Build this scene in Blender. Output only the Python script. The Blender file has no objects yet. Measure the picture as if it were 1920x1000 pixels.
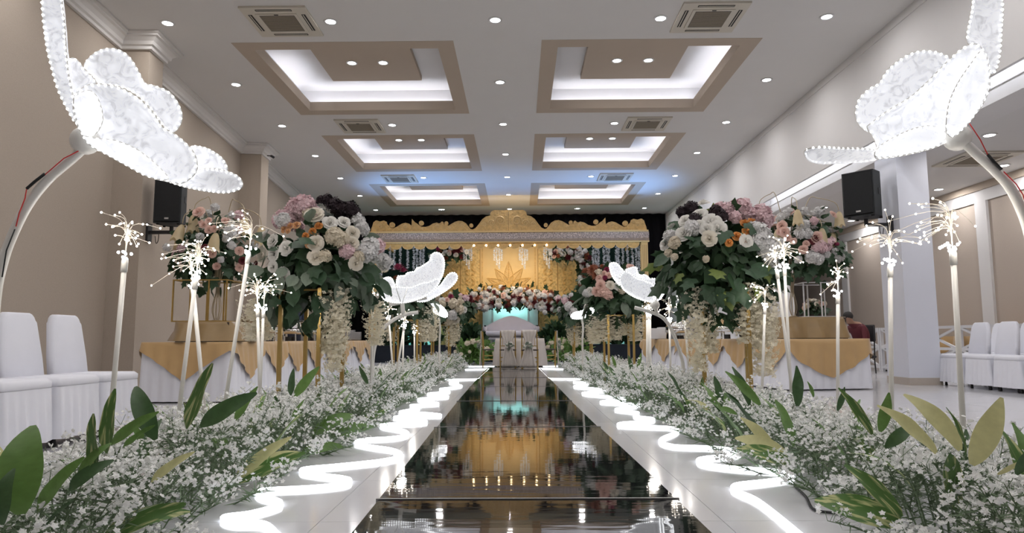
import bpy, math, random
from mathutils import Vector, Matrix, Quaternion
random.seed(7)
sc = bpy.context.scene
COL = sc.collection
PI = math.pi
# ------------------------------------------------------------------ camera
FPX, CAMH = 1280.0, 0.72
_y = Vector((14.0, -136.0, -FPX)).normalized()
_d = Vector((1014.0, -131.0, -FPX)).normalized()
_z = _d.cross(_y).normalized()
if _z.y < 0: _z = -_z
_x = _y.cross(_z)
ROT = Matrix((_x, _y, _z))
cam_data = bpy.data.cameras.new('camera')
cam_data.sensor_width = 36.0
cam_data.lens = 36.0 * FPX / 1920.0
cam_data.clip_start = 0.05
cam_data.clip_end = 200
cam = bpy.data.objects.new('camera', cam_data)
COL.objects.link(cam)
cam.matrix_world = Matrix.Translation((0, 0, CAMH)) @ ROT.to_4x4()
sc.camera = cam
# ------------------------------------------------------------------ world, exposure
sc.view_settings.view_transform = 'Standard'
sc.view_settings.look = 'None'
sc.view_settings.gamma = 1.0
sc.view_settings.use_curve_mapping = False
sc.view_settings.exposure = 0.35
sc.cycles.max_bounces = 5
sc.cycles.diffuse_bounces = 3
sc.cycles.glossy_bounces = 3
sc.cycles.transmission_bounces = 2
sc.cycles.transparent_max_bounces = 6
sc.cycles.use_adaptive_sampling = True
sc.cycles.adaptive_threshold = 0.05
sc.cycles.sample_clamp_indirect = 6.0
world = bpy.data.worlds.new('world'); sc.world = world
world.use_nodes = True
world.node_tree.nodes['Background'].inputs[0].default_value = (0.8, 0.85, 1.0, 1)
world.node_tree.nodes['Background'].inputs[1].default_value = 0.05
DOWNLIGHT_W = 11.5
def lamp_area(name, loc, size, power, col=(1, 1, 1), rot=(0, 0, 0), shape='DISK', sy=None, spread=PI, parent=None):
    L = bpy.data.lights.new(name, 'AREA'); L.shape = shape; L.size = size
    if sy: L.size_y = sy
    L.energy = power; L.color = col; L.spread = spread
    o = bpy.data.objects.new(name, L); COL.objects.link(o); o.location = loc; o.rotation_euler = rot
    if parent: o.parent = parent
    return o
def lamp_point(name, loc, power, col=(0.93, 0.96, 1.0), size=0.12, parent=None):
    L = bpy.data.lights.new(name, 'POINT'); L.energy = power; L.color = col; L.shadow_soft_size = size
    o = bpy.data.objects.new(name, L); COL.objects.link(o); o.location = loc
    if parent: o.parent = parent
    return o
def lamp_spot(name, loc, target, power, col, angle, blend=0.8, size=0.1):
    L = bpy.data.lights.new(name, 'SPOT'); L.energy = power; L.color = col; L.spot_size = angle; L.spot_blend = blend; L.shadow_soft_size = size
    o = bpy.data.objects.new(name, L); COL.objects.link(o); o.location = loc
    o.rotation_euler = (Vector(target) - Vector(loc)).to_track_quat('-Z', 'Y').to_euler()
    return o
# blue stage wash thrown up on the ceiling in front of the stage
lamp_spot('stage_wash_light', (-4.6, 21.4, 0.6), (-2.6, 20.6, 5.42), 900, (0.22, 0.48, 1.0), 1.1, 1.0, 0.4)
lamp_spot('stage_wash_light', (4.4, 21.4, 0.6), (2.6, 20.6, 5.42), 900, (0.22, 0.48, 1.0), 1.1, 1.0, 0.4)

# ------------------------------------------------------------------ helpers
def ray(px, py): return ROT @ Vector((px - 960.0, 500.0 - py, -FPX))
def at(px, py, Y):
    d = ray(px, py); return Vector((0, 0, CAMH)) + d * (Y / d.y)
def flo(px, py, z=0.0):
    d = ray(px, py); return Vector((0, 0, CAMH)) + d * ((z - CAMH) / d.z)
ORD = ['first', 'second', 'third', 'fourth', 'fifth', 'sixth', 'seventh', 'eighth', 'ninth', 'tenth', 'eleventh', 'twelfth', 'thirteenth',
       'fourteenth', 'fifteenth', 'sixteenth', 'seventeenth', 'eighteenth', 'nineteenth', 'twentieth', 'twenty-first', 'twenty-second',
       'twenty-third', 'twenty-fourth', 'twenty-fifth', 'twenty-sixth', 'twenty-seventh', 'twenty-eighth', 'twenty-ninth', 'thirtieth']
def tag(o, label=None, cat=None, group=None, kind=None):
    if label: o['label'] = label
    if cat: o['category'] = cat
    if group: o['group'] = group
    if kind: o['kind'] = kind
    return o
def thing(name, loc, label, cat, group=None, rz=0.0, kind=None):
    o = bpy.data.objects.new(name, None); COL.objects.link(o)
    o.empty_display_size = 0.1
    o.location = loc; o.rotation_euler = (0, 0, rz)
    return tag(o, label, cat, group, kind)
def inst(name, mesh, parent=None, loc=(0, 0, 0), rot=None, scale=None):
    o = bpy.data.objects.new(name, mesh); COL.objects.link(o); o.location = loc
    if rot is not None:
        if isinstance(rot, Quaternion):
            o.rotation_mode = 'QUATERNION'; o.rotation_quaternion = rot
        else: o.rotation_euler = rot
    if scale is not None: o.scale = (scale,) * 3 if isinstance(scale, (int, float)) else scale
    if parent: o.parent = parent
    return o
def copy_tree(o, parent=None):
    c = o.copy(); COL.objects.link(c); c.parent = parent
    for ch in list(o.children): copy_tree(ch, c)
    return c
class MB:
    def __init__(s): s.v = []; s.f = []
    def add(s, vs, fs):
        o = len(s.v); s.v.extend([tuple(v) for v in vs]); s.f.extend([tuple(i + o for i in f) for f in fs]); return s
    def box(s, lo, hi, rz=0.0, c=None):
        x0, y0, z0 = lo; x1, y1, z1 = hi
        vs = [Vector(p) for p in ((x0, y0, z0), (x1, y0, z0), (x1, y1, z0), (x0, y1, z0), (x0, y0, z1), (x1, y0, z1), (x1, y1, z1), (x0, y1, z1))]
        if rz:
            cc = Vector(c) if c else (vs[0] + vs[6]) / 2
            m = Matrix.Rotation(rz, 3, 'Z'); vs = [m @ (v - cc) + cc for v in vs]
        return s.add(vs, [(0, 3, 2, 1), (4, 5, 6, 7), (0, 1, 5, 4), (1, 2, 6, 5), (2, 3, 7, 6), (3, 0, 4, 7)])
    def cbox(s, c, size, b=0.01):
        """chamfered box: rounded-looking edges"""
        cx, cy, cz = c; hx, hy, hz = size[0] / 2, size[1] / 2, size[2] / 2
        b = min(b, hx * .9, hy * .9, hz * .9)
        ring = lambda x, y, z: [(cx - x + b, cy - y, z), (cx + x - b, cy - y, z), (cx + x, cy - y + b, z), (cx + x, cy + y - b, z), (cx + x - b, cy + y, z), (cx - x + b, cy + y, z), (cx - x, cy + y - b, z), (cx - x, cy - y + b, z)]
        vs = ring(hx - b, hy - b, cz - hz) + ring(hx, hy, cz - hz + b) + ring(hx, hy, cz + hz - b) + ring(hx - b, hy - b, cz + hz)
        fs = [tuple(reversed(range(8))), tuple(range(24, 32))]
        for k in range(3):
            for i in range(8): fs.append((k * 8 + i, k * 8 + (i + 1) % 8, k * 8 + 8 + (i + 1) % 8, k * 8 + 8 + i))
        return s.add(vs, fs)
    def tube(s, pts, r, n=6, cap=True):
        pts = [Vector(p) for p in pts]; m = len(pts); o = len(s.v)
        rs = r if isinstance(r, (list, tuple)) else [r] * m
        up = None
        for i, p in enumerate(pts):
            t = (pts[min(i + 1, m - 1)] - pts[max(i - 1, 0)])
            if t.length < 1e-9: t = Vector((0, 0, 1))
            t.normalize()
            if up is None: up = t.orthogonal().normalized()
            up = (up - t * up.dot(t))
            up = up.normalized() if up.length > 1e-6 else t.orthogonal().normalized()
            b = t.cross(up)
            for k in range(n):
                a = 2 * PI * k / n
                s.v.append(tuple(p + (up * math.cos(a) + b * math.sin(a)) * rs[i]))
        for i in range(m - 1):
            for k in range(n):
                k2 = (k + 1) % n
                s.f.append((o + i * n + k, o + i * n + k2, o + (i + 1) * n + k2, o + (i + 1) * n + k))
        if cap and n > 2:
            s.f.append(tuple(o + k for k in reversed(range(n)))); s.f.append(tuple(o + (m - 1) * n + k for k in range(n)))
        return s
    def lathe(s, prof, n=16, c=(0, 0, 0)):
        o = len(s.v)
        for (r, z) in prof:
            for k in range(n):
                a = 2 * PI * k / n; s.v.append((c[0] + r * math.cos(a), c[1] + r * math.sin(a), c[2] + z))
        for i in range(len(prof) - 1):
            for k in range(n):
                k2 = (k + 1) % n; s.f.append((o + i * n + k, o + i * n + k2, o + (i + 1) * n + k2, o + (i + 1) * n + k))
        s.f.append(tuple(o + k for k in reversed(range(n)))); s.f.append(tuple(o + (len(prof) - 1) * n + k for k in range(n)))
        return s
    def ball(s, c, r, nu=8, nv=5):
        rx, ry, rz = r if isinstance(r, (tuple, list)) else (r, r, r)
        o = len(s.v); s.v.append((c[0], c[1], c[2] - rz))
        for i in range(1, nv):
            t = -PI / 2 + PI * i / nv
            for k in range(nu):
                a = 2 * PI * k / nu; s.v.append((c[0] + rx * math.cos(t) * math.cos(a), c[1] + ry * math.cos(t) * math.sin(a), c[2] + rz * math.sin(t)))
        s.v.append((c[0], c[1], c[2] + rz)); top = len(s.v) - 1
        for k in range(nu):
            k2 = (k + 1) % nu
            s.f.append((o, o + 1 + k2, o + 1 + k)); s.f.append((top, top - nu + k, top - nu + k2))
            for i in range(nv - 2):
                a = o + 1 + i * nu; s.f.append((a + k, a + k2, a + nu + k2, a + nu + k))
        return s
    def prism(s, poly, y0, y1):
        """poly of (x, z), extruded along y"""
        n = len(poly); vs = [(x, y0, z) for x, z in poly] + [(x, y1, z) for x, z in poly]
        fs = [tuple(range(n)), tuple(reversed(range(n, 2 * n)))]
        fs += [(i, (i + 1) % n, n + (i + 1) % n, n + i) for i in range(n)]
        return s.add(vs, fs)
    def plan(s, poly, z0, z1):
        n = len(poly); vs = [(x, y, z0) for x, y in poly] + [(x, y, z1) for x, y in poly]
        fs = [tuple(reversed(range(n))), tuple(range(n, 2 * n))]
        fs += [((i + 1) % n, i, n + i, n + (i + 1) % n) for i in range(n)]
        return s.add(vs, [tuple(reversed(f)) for f in fs] if _area(poly) < 0 else fs)
    def grid(s, fn, nu, nv):
        o = len(s.v)
        for i in range(nu + 1):
            for j in range(nv + 1): s.v.append(tuple(fn(i / nu, j / nv)))
        for i in range(nu):
            for j in range(nv): s.f.append((o + i * (nv + 1) + j, o + (i + 1) * (nv + 1) + j, o + (i + 1) * (nv + 1) + j + 1, o + i * (nv + 1) + j + 1))
        return s
    def xf(s, m):
        s.v = [tuple(m @ Vector(v)) for v in s.v]; return s
    def shift(s, d):
        s.v = [(v[0] + d[0], v[1] + d[1], v[2] + d[2]) for v in s.v]; return s
    def mesh(s, name, mat, smooth=False):
        me = bpy.data.meshes.new(name); me.from_pydata(s.v, [], s.f); me.materials.append(mat)
        if smooth: me.polygons.foreach_set('use_smooth', [True] * len(me.polygons))
        me.update(); return me
    def build(s, name, mat, parent=None, smooth=False, label=None, kind=None, org=None):
        if org is not None: s.shift((-org[0], -org[1], -org[2]))
        o = inst(name, s.mesh(name, mat, smooth), parent)
        return tag(o, label, None, None, kind)
def _area(p): return sum(p[i][0] * p[(i + 1) % len(p)][1] - p[(i + 1) % len(p)][0] * p[i][1] for i in range(len(p))) / 2
def spline(pts, n=6, closed=False):
    pts = [Vector(p) for p in pts]; m = len(pts); out = []
    rng = range(m) if closed else range(m - 1)
    for i in rng:
        g = (lambda k: pts[k % m]) if closed else (lambda k: pts[max(0, min(m - 1, k))])
        p0, p1, p2, p3 = g(i - 1), g(i), g(i + 1), g(i + 2)
        for j in range(n):
            t = j / n
            out.append(0.5 * ((2 * p1) + (p2 - p0) * t + (2 * p0 - 5 * p1 + 4 * p2 - p3) * t * t + (3 * p1 - p0 - 3 * p2 + p3) * t ** 3))
    if not closed: out.append(pts[-1])
    return out
# ------------------------------------------------------------------ materials
def M(name, col, rough=0.6, metal=0.0, var=0.06, scale=8.0, bump=0.0, bscale=None, emit=0.0, ecol=None, spec=0.5, kind='noise', sheen=0.0, noshadow=False, trans=0.0, ndet=3.0, sub=0.0):
    m = bpy.data.materials.new(name); m.use_nodes = True
    nt = m.node_tree; N = nt.nodes; b = N['Principled BSDF']
    b.inputs['Roughness'].default_value = rough; b.inputs['Metallic'].default_value = metal
    b.inputs['Specular IOR Level'].default_value = spec
    if sheen: b.inputs['Sheen Weight'].default_value = sheen
    tc = N.new('ShaderNodeTexCoord')
    tx = N.new('ShaderNodeTexVoronoi' if kind == 'voronoi' else 'ShaderNodeTexNoise')
    tx.inputs['Scale'].default_value = scale
    if kind == 'noise': tx.inputs['Detail'].default_value = ndet
    nt.links.new(tc.outputs['Object'], tx.inputs['Vector'])
    fac = tx.outputs['Fac'] if kind == 'noise' else tx.outputs['Distance']
    mx = N.new('ShaderNodeMix'); mx.data_type = 'RGBA'
    lo = [max(0, c * (1 - var)) for c in col]; hi = [min(1, c * (1 + var)) for c in col]
    mx.inputs[6].default_value = (*lo, 1); mx.inputs[7].default_value = (*hi, 1)
    nt.links.new(fac, mx.inputs[0]); nt.links.new(mx.outputs[2], b.inputs['Base Color'])
    if bump:
        bt = N.new('ShaderNodeTexNoise') if kind == 'noise' else N.new('ShaderNodeTexVoronoi')
        bt.inputs['Scale'].default_value = bscale or scale
        nt.links.new(tc.outputs['Object'], bt.inputs['Vector'])
        bp = N.new('ShaderNodeBump'); bp.inputs['Strength'].default_value = bump; bp.inputs['Distance'].default_value = 0.02
        nt.links.new(bt.outputs['Fac'] if kind == 'noise' else bt.outputs['Distance'], bp.inputs['Height']); nt.links.new(bp.outputs[0], b.inputs['Normal'])
    if emit:
        b.inputs['Emission Color'].default_value = (*(ecol or col), 1); b.inputs['Emission Strength'].default_value = emit
    if noshadow: m.cycles.emission_sampling = 'NONE'
    if trans:
        t = N.new('ShaderNodeBsdfTranslucent'); ms = N.new('ShaderNodeMixShader'); ms.inputs[0].default_value = trans
        nt.links.new(mx.outputs[2], t.inputs['Color'])
        nt.links.new(b.outputs[0], ms.inputs[1]); nt.links.new(t.outputs[0], ms.inputs[2])
        nt.links.new(ms.outputs[0], N['Material Output'].inputs['Surface'])
    return m
mt = {}
mt['ceil'] = M('ceiling_paint', (0.72, 0.71, 0.70), 0.8, var=0.02, scale=2)
mt['coffer_beige'] = M('coffer_beige_paint', (0.50, 0.42, 0.34), 0.8, var=0.03, scale=3)
mt['coffer_white'] = M('coffer_white_paint', (0.80, 0.80, 0.82), 0.8, var=0.02, scale=3)
mt['wall_beige'] = M('wall_beige_cloth', (0.44, 0.375, 0.31), 0.9, var=0.08, scale=60, bump=0.08, bscale=300)
mt['wall_panel'] = M('wall_panel_beige', (0.50, 0.43, 0.37), 0.9, var=0.07, scale=60, bump=0.08, bscale=300)
mt['wall_white'] = M('wall_white_paint', (0.74, 0.73, 0.73), 0.75, var=0.02, scale=3)
mt['col_white'] = M('column_blue_light_tint', (0.74, 0.76, 0.84), 0.5, var=0.03, scale=3)  # bluish light falling on the white column is tinted into this colour
mt['col_tile'] = M('column_base_tile', (0.50, 0.44, 0.38), 0.3, var=0.06, scale=10)
mt['cornice'] = M('cornice_plaster', (0.72, 0.70, 0.68), 0.7, var=0.02, scale=4)
mt['tile'] = M('floor_tile', (0.70, 0.70, 0.73), 0.12, var=0.02, scale=3, spec=0.6)
mt['grout'] = M('floor_grout', (0.42, 0.42, 0.45), 0.7, var=0.05)
mt['black'] = M('black_cloth', (0.003, 0.003, 0.004), 0.95, var=0.3, scale=4, spec=0.1)
mt['stage_black'] = M('stage_black_cloth', (0.016, 0.020, 0.028), 0.8, var=0.3, scale=5, spec=0.2)
mt['ac'] = M('air_conditioner_plastic', (0.62, 0.58, 0.50), 0.5, var=0.03)
mt['ac_dark'] = M('air_conditioner_slot', (0.02, 0.02, 0.02), 0.7)
mt['ac_grille'] = M('air_conditioner_grille', (0.30, 0.26, 0.20), 0.7, var=0.15, scale=60)
mt['lamp'] = M('downlight_diffuser', (1, 1, 1), 0.5, emit=14, ecol=(0.93, 0.96, 1.0), noshadow=True)
mt['lamp_ring'] = M('downlight_ring', (0.75, 0.75, 0.76), 0.35)
mt['strip'] = M('cove_strip_light', (1, 1, 1), 0.5, emit=11, ecol=(0.86, 0.90, 1.0))
mt['cove'] = M('bulkhead_cove_light', (1, 1, 1), 0.5, emit=6, ecol=(0.9, 0.93, 1.0))
mt['led'] = M('led_tube', (1, 1, 1), 0.5, emit=3.2, ecol=(0.90, 0.94, 1.0))
mt['led_frame'] = M('led_frame_tube', (1, 1, 1), 0.5, emit=2.5, ecol=(0.90, 0.95, 1.0))
mt['bead'] = M('led_bead', (1, 1, 1), 0.4, emit=6, ecol=(0.95, 0.97, 1.0))
mt['bulb'] = M('fairy_bulb', (1, 1, 1), 0.4, emit=16, ecol=(1.0, 0.90, 0.78), noshadow=True)
mt['bulb_hot'] = M('fairy_bulb_cool', (1, 1, 1), 0.4, emit=16, ecol=(0.93, 0.96, 1.0), noshadow=True)
mt['wire'] = M('fairy_wire', (0.78, 0.72, 0.62), 0.4, var=0.1, emit=0.06, ecol=(1, 0.9, 0.75), noshadow=True)
mt['pvc'] = M('white_pole_plastic', (0.80, 0.78, 0.73), 0.35, var=0.04, scale=10)
mt['gold_metal'] = M('gold_metal', (0.55, 0.38, 0.13), 0.32, metal=0.85, var=0.1, scale=15)
mt['brass'] = M('brass_rod', (0.46, 0.38, 0.26), 0.4, metal=0.5, var=0.1)
mt['gold_panel'] = M('gold_carved_panel', (0.62, 0.42, 0.16), 0.5, var=0.28, scale=11, bump=0.9, bscale=11, kind='voronoi')
mt['gold_plain'] = M('gold_plain_panel', (0.68, 0.47, 0.20), 0.5, var=0.06, scale=4)
mt['gold_dark'] = M('gold_groove', (0.38, 0.22, 0.06), 0.6, var=0.1)
mt['gold_crest'] = M('gold_crest', (0.60, 0.375, 0.13), 0.5, var=0.35, scale=14, bump=1.0, bscale=14, ndet=2)
mt['silver_band'] = M('silver_filigree_band', (0.44, 0.36, 0.32), 0.5, var=0.75, scale=26, kind='voronoi', bump=0.6, bscale=26)
mt['silver_base'] = M('silver_lower_band', (0.34, 0.26, 0.20), 0.5, var=0.3, scale=14)
mt['cloth_white'] = M('white_cloth', (0.82, 0.83, 0.90), 0.85, var=0.04, scale=6, sheen=0.2)
mt['cloth_gold'] = M('gold_satin_cloth', (0.53, 0.34, 0.15), 0.55, var=0.12, scale=5, sheen=0.3)
mt['cloth_gold2'] = M('dark_gold_satin', (0.30, 0.195, 0.08), 0.35, var=0.2, scale=6, sheen=0.3)
mt['cloth_ivory'] = M('ivory_chiffon', (0.62, 0.57, 0.53), 0.85, var=0.06, scale=8)
mt['sofa'] = M('sofa_upholstery', (0.60, 0.57, 0.62), 0.7, var=0.05, scale=6)
mt['dark_wood'] = M('dark_wood', (0.05, 0.035, 0.03), 0.5)
mt['speaker'] = M('speaker_black', (0.018, 0.022, 0.025), 0.6, var=0.2, scale=40)
mt['grille_black'] = M('speaker_grille', (0.010, 0.011, 0.013), 0.8, var=0.4, scale=90)
mt['metal_black'] = M('black_metal', (0.02, 0.02, 0.022), 0.45)
mt['badge'] = M('silver_badge', (0.6, 0.6, 0.6), 0.3, metal=0.6)
mt['rubber'] = M('black_rubber', (0.015, 0.015, 0.015), 0.7)
mt['steel'] = M('polished_steel', (0.75, 0.74, 0.72), 0.12, metal=1.0, var=0.05)
mt['copper'] = M('bronze_steel', (0.45, 0.31, 0.17), 0.22, metal=0.9, var=0.1)
mt['plate'] = M('white_porcelain', (0.72, 0.72, 0.74), 0.25)
mt['red'] = M('red_wire', (0.75, 0.03, 0.03), 0.4)
mt['leaf_green'] = M('leaf_green', (0.14, 0.26, 0.065), 0.4, var=0.3, scale=12, trans=0.25)
mt['leaf_dark'] = M('leaf_dark_green', (0.036, 0.078, 0.034), 0.45, var=0.4, scale=10, trans=0.15)
mt['leaf_mid'] = M('leaf_mid_green', (0.06, 0.125, 0.045), 0.4, var=0.3, scale=12, trans=0.2)
mt['leaf_ivy'] = M('leaf_ivy', (0.045, 0.095, 0.048), 0.5, var=0.45, scale=7, trans=0.15)
mt['leaf_grey'] = M('leaf_eucalyptus', (0.20, 0.25, 0.19), 0.6, var=0.25, scale=9, trans=0.2)
mt['leaf_lime'] = M('leaf_lime', (0.20, 0.26, 0.07), 0.5, var=0.3, scale=9, trans=0.25)
mt['leaf_pale'] = M('leaf_pale_yellow', (0.62, 0.60, 0.30), 0.45, var=0.2, scale=9, trans=0.3)
mt['leaf_needle'] = M('needle_foliage_green', (0.15, 0.22, 0.12), 0.6, var=0.3, scale=10)
mt['stem_green'] = M('stem_green', (0.13, 0.19, 0.10), 0.6, var=0.3, scale=10)
mt['blossom'] = M('white_blossom', (0.95, 0.95, 0.93), 0.7, var=0.04, scale=14, trans=0.15)
mt['blossom_core'] = M('blossom_core', (0.62, 0.60, 0.36), 0.7)
mt['rose_white'] = M('rose_white', (0.87, 0.85, 0.80), 0.7, var=0.06, scale=20, trans=0.2)
mt['rose_cream'] = M('rose_cream', (0.85, 0.79, 0.68), 0.7, var=0.08, scale=20, trans=0.2)
mt['rose_orange'] = M('rose_orange', (0.85, 0.36, 0.10), 0.6, var=0.25, scale=14, trans=0.2)
mt['rose_peach'] = M('rose_peach', (0.85, 0.50, 0.26), 0.6, var=0.15, scale=14, trans=0.2)
mt['rose_blush'] = M('rose_blush', (0.82, 0.56, 0.48), 0.65, var=0.12, scale=14, trans=0.2)
mt['pink'] = M('hydrangea_pink', (0.84, 0.62, 0.65), 0.7, var=0.12, scale=18, trans=0.2)
mt['hyd_white'] = M('hydrangea_white', (0.78, 0.77, 0.76), 0.7, var=0.06, scale=18, trans=0.2)
mt['hyd_cream'] = M('hydrangea_cream', (0.76, 0.68, 0.54), 0.7, var=0.08, scale=18, trans=0.2)
mt['burgundy'] = M('burgundy_petal', (0.13, 0.012, 0.02), 0.6, var=0.3, scale=14)
mt['magenta'] = M('magenta_petal', (0.30, 0.03, 0.09), 0.6, var=0.3, scale=14)
mt['blackpetal'] = M('black_plum_petal', (0.022, 0.010, 0.016), 0.7, var=0.5, scale=14)
mt['rust'] = M('rust_petal', (0.30, 0.10, 0.05), 0.65, var=0.3, scale=14)
mt['wisteria'] = M('cream_hanging_blossom', (0.90, 0.84, 0.68), 0.75, var=0.10, scale=14, trans=0.25)
mt['garland'] = M('white_garland_blossom', (0.62, 0.66, 0.72), 0.75, var=0.10, scale=14)
mt['tulip'] = M('tulip_shade_glass', (0.72, 0.60, 0.38), 0.35, var=0.15, scale=10, trans=0.35)
mt['teal'] = M('teal_light', (0.1, 0.7, 0.65), 0.5, emit=1.0, ecol=(0.1, 0.75, 0.68))
mt['green_drape'] = M('dark_green_drape', (0.008, 0.022, 0.018), 0.9, var=0.3, scale=5, spec=0.1)
mt['joint'] = M('panel_joint_strip', (0.22, 0.22, 0.22), 0.35, metal=0.5)
mt['niche'] = M('lit_niche', (0.75, 0.85, 0.85), 0.6, emit=0.0)
mt['warm_bulb'] = M('warm_bulb', (1, 1, 1), 0.4, emit=14, ecol=(1.0, 0.75, 0.4), noshadow=True)
mt['skin'] = M('skin', (0.33, 0.19, 0.13), 0.6)
mt['hair'] = M('black_hair', (0.012, 0.010, 0.010), 0.6)
mt['rail'] = M('white_rail_paint', (0.72, 0.72, 0.74), 0.5)
mt['bluebox'] = M('blue_screen', (0.25, 0.45, 0.8), 0.5, emit=0.25, ecol=(0.3, 0.55, 1.0))
def special():
    # dark mirror acrylic
    m = M('dark_mirror_acrylic', (0.010, 0.010, 0.012), 0.035, var=0.05, scale=2); m.node_tree.nodes['Principled BSDF'].inputs['IOR'].default_value = 1.55
    nt = m.node_tree; N = nt.nodes; b = N['Principled BSDF']
    tc = N.new('ShaderNodeTexCoord'); mp = N.new('ShaderNodeMapping'); mp.inputs['Scale'].default_value = (1.2, 5.0, 1)
    tx = N.new('ShaderNodeTexNoise'); tx.inputs['Scale'].default_value = 2.4; tx.inputs['Detail'].default_value = 2
    bp = N.new('ShaderNodeBump'); bp.inputs['Strength'].default_value = 0.045; bp.inputs['Distance'].default_value = 0.01
    nt.links.new(tc.outputs['Object'], mp.inputs[0]); nt.links.new(mp.outputs[0], tx.inputs['Vector'])
    nt.links.new(tx.outputs['Fac'], bp.inputs['Height']); nt.links.new(bp.outputs[0], b.inputs['Normal'])
    mt['mirror'] = m
    # lace petal of the lamps: lace pattern, emission imitates rim LED light, brighter on front petals
    for key, e0, e1, sc_ in (('lace', 0.10, 0.34, 16.0), ('lace_mid', 0.16, 0.42, 16.0), ('lace_hot', 0.30, 0.60, 16.0), ('lace_far', 0.08, 0.34, 44.0)):
        m = bpy.data.materials.new('lace_petal_painted_glow'); m.use_nodes = True; nt = m.node_tree; N = nt.nodes; b = N['Principled BSDF']
        b.inputs['Base Color'].default_value = (0.8, 0.8, 0.82, 1); b.inputs['Roughness'].default_value = 0.6
        tc = N.new('ShaderNodeTexCoord'); vo = N.new('ShaderNodeTexVoronoi'); vo.inputs['Scale'].default_value = sc_
        no = N.new('ShaderNodeTexNoise'); no.inputs['Scale'].default_value = sc_; no.inputs['Detail'].default_value = 5; no.inputs['Distortion'].default_value = 2.2
        mx = N.new('ShaderNodeMath'); mx.operation = 'MULTIPLY'
        mr = N.new('ShaderNodeMapRange'); mr.inputs[1].default_value = 0.1; mr.inputs[2].default_value = 0.4; mr.inputs[3].default_value = e0; mr.inputs[4].default_value = e1
        nt.links.new(tc.outputs['Object'], vo.inputs['Vector']); nt.links.new(tc.outputs['Object'], no.inputs['Vector'])
        mx.operation = 'ADD'; mx.inputs[1].default_value = -0.22; nt.links.new(no.outputs['Fac'], mx.inputs[0])
        nt.links.new(mx.outputs[0], mr.inputs[0]); nt.links.new(mr.outputs[0], b.inputs['Emission Strength'])
        b.inputs['Emission Color'].default_value = (0.93, 0.95, 1.0, 1)
        tr = N.new('ShaderNodeBsdfTransparent'); ms = N.new('ShaderNodeMixShader')
        m2 = N.new('ShaderNodeMapRange'); m2.inputs[1].default_value = 0.05; m2.inputs[2].default_value = 0.3; m2.inputs[3].default_value = 0.72; m2.inputs[4].default_value = 0.97
        nt.links.new(mx.outputs[0], m2.inputs[0]); nt.links.new(m2.outputs[0], ms.inputs[0])
        nt.links.new(tr.outputs[0], ms.inputs[1]); nt.links.new(b.outputs[0], ms.inputs[2]); nt.links.new(ms.outputs[0], N['Material Output'].inputs['Surface'])
        mt[key] = m
    # variegated leaf: light bands along the blade (uses local x across, y along)
    m = bpy.data.materials.new('leaf_variegated'); m.use_nodes = True; nt = m.node_tree; N = nt.nodes; b = N['Principled BSDF']; b.inputs['Roughness'].default_value = 0.4
    tc = N.new('ShaderNodeTexCoord'); mp = N.new('ShaderNodeMapping'); mp.inputs['Scale'].default_value = (38, 2.0, 6)
    no = N.new('ShaderNodeTexNoise'); no.inputs['Scale'].default_value = 1.0; no.inputs['Detail'].default_value = 2
    cr = N.new('ShaderNodeValToRGB'); cr.color_ramp.elements[0].position = 0.50; cr.color_ramp.elements[1].position = 0.62
    cr.color_ramp.elements[0].color = (0.10, 0.21, 0.05, 1); cr.color_ramp.elements[1].color = (0.58, 0.60, 0.28, 1)
    nt.links.new(tc.outputs['Object'], mp.inputs[0]); nt.links.new(mp.outputs[0], no.inputs['Vector']); nt.links.new(no.outputs['Fac'], cr.inputs[0])
    nt.links.new(cr.outputs[0], b.inputs['Base Color'])
    mt['leaf_var'] = m
    # far floor: same tile module drawn by the material where joints are too far to pick apart
    m = bpy.data.materials.new('floor_tile_far'); m.use_nodes = True; nt = m.node_tree; N = nt.nodes; b = N['Principled BSDF']; b.inputs['Roughness'].default_value = 0.14
    tc = N.new('ShaderNodeTexCoord'); br = N.new('ShaderNodeTexBrick'); br.offset = 0; br.inputs['Scale'].default_value = 1.0
    br.inputs['Brick Width'].default_value = 0.8; br.inputs['Row Height'].default_value = 0.8; br.inputs['Mortar Size'].default_value = 0.004
    br.inputs['Color1'].default_value = (0.70, 0.70, 0.73, 1); br.inputs['Color2'].default_value = (0.69, 0.69, 0.72, 1); br.inputs['Mortar'].default_value = (0.42, 0.42, 0.45, 1)
    nt.links.new(tc.outputs['Object'], br.inputs['Vector']); nt.links.new(br.outputs['Color'], b.inputs['Base Color'])
    mt['floor_far'] = m
special()
# ================================================================== STRUCTURE
ZC = 5.42
def wx(Y): return -6.0 - 0.093 * (Y - 8.5)
# floor: base slab, real tiles in the part of the hall where joints can be seen
fl = MB(); fl.box((-9, -7, -0.10), (10, 2.0, 0.0)); fl.box((-9, 12.4, -0.10), (10, 27, 0.0)); fl.box((-9, 2.0, -0.10), (-4.8, 12.4, 0.0)); fl.box((8.0, 2.0, -0.10), (10, 12.4, 0.0))
floor = tag(fl.build('floor', mt['floor_far']), 'glossy white tiled hall floor', None, None, 'structure')
MB().box((-4.8, 2.0, -0.10), (8.0, 12.4, -0.004)).build('grout_bed', mt['grout'], floor)
tm = MB().box((-0.3985, -0.3985, -0.006), (0.3985, 0.3985, 0.0)).mesh('floor_tile', mt['tile'])
for i in range(16):
    for j in range(13): inst('floor_tile', tm, floor, (-4.4 + 0.8 * i, 2.4 + 0.8 * j, 0))
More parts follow.
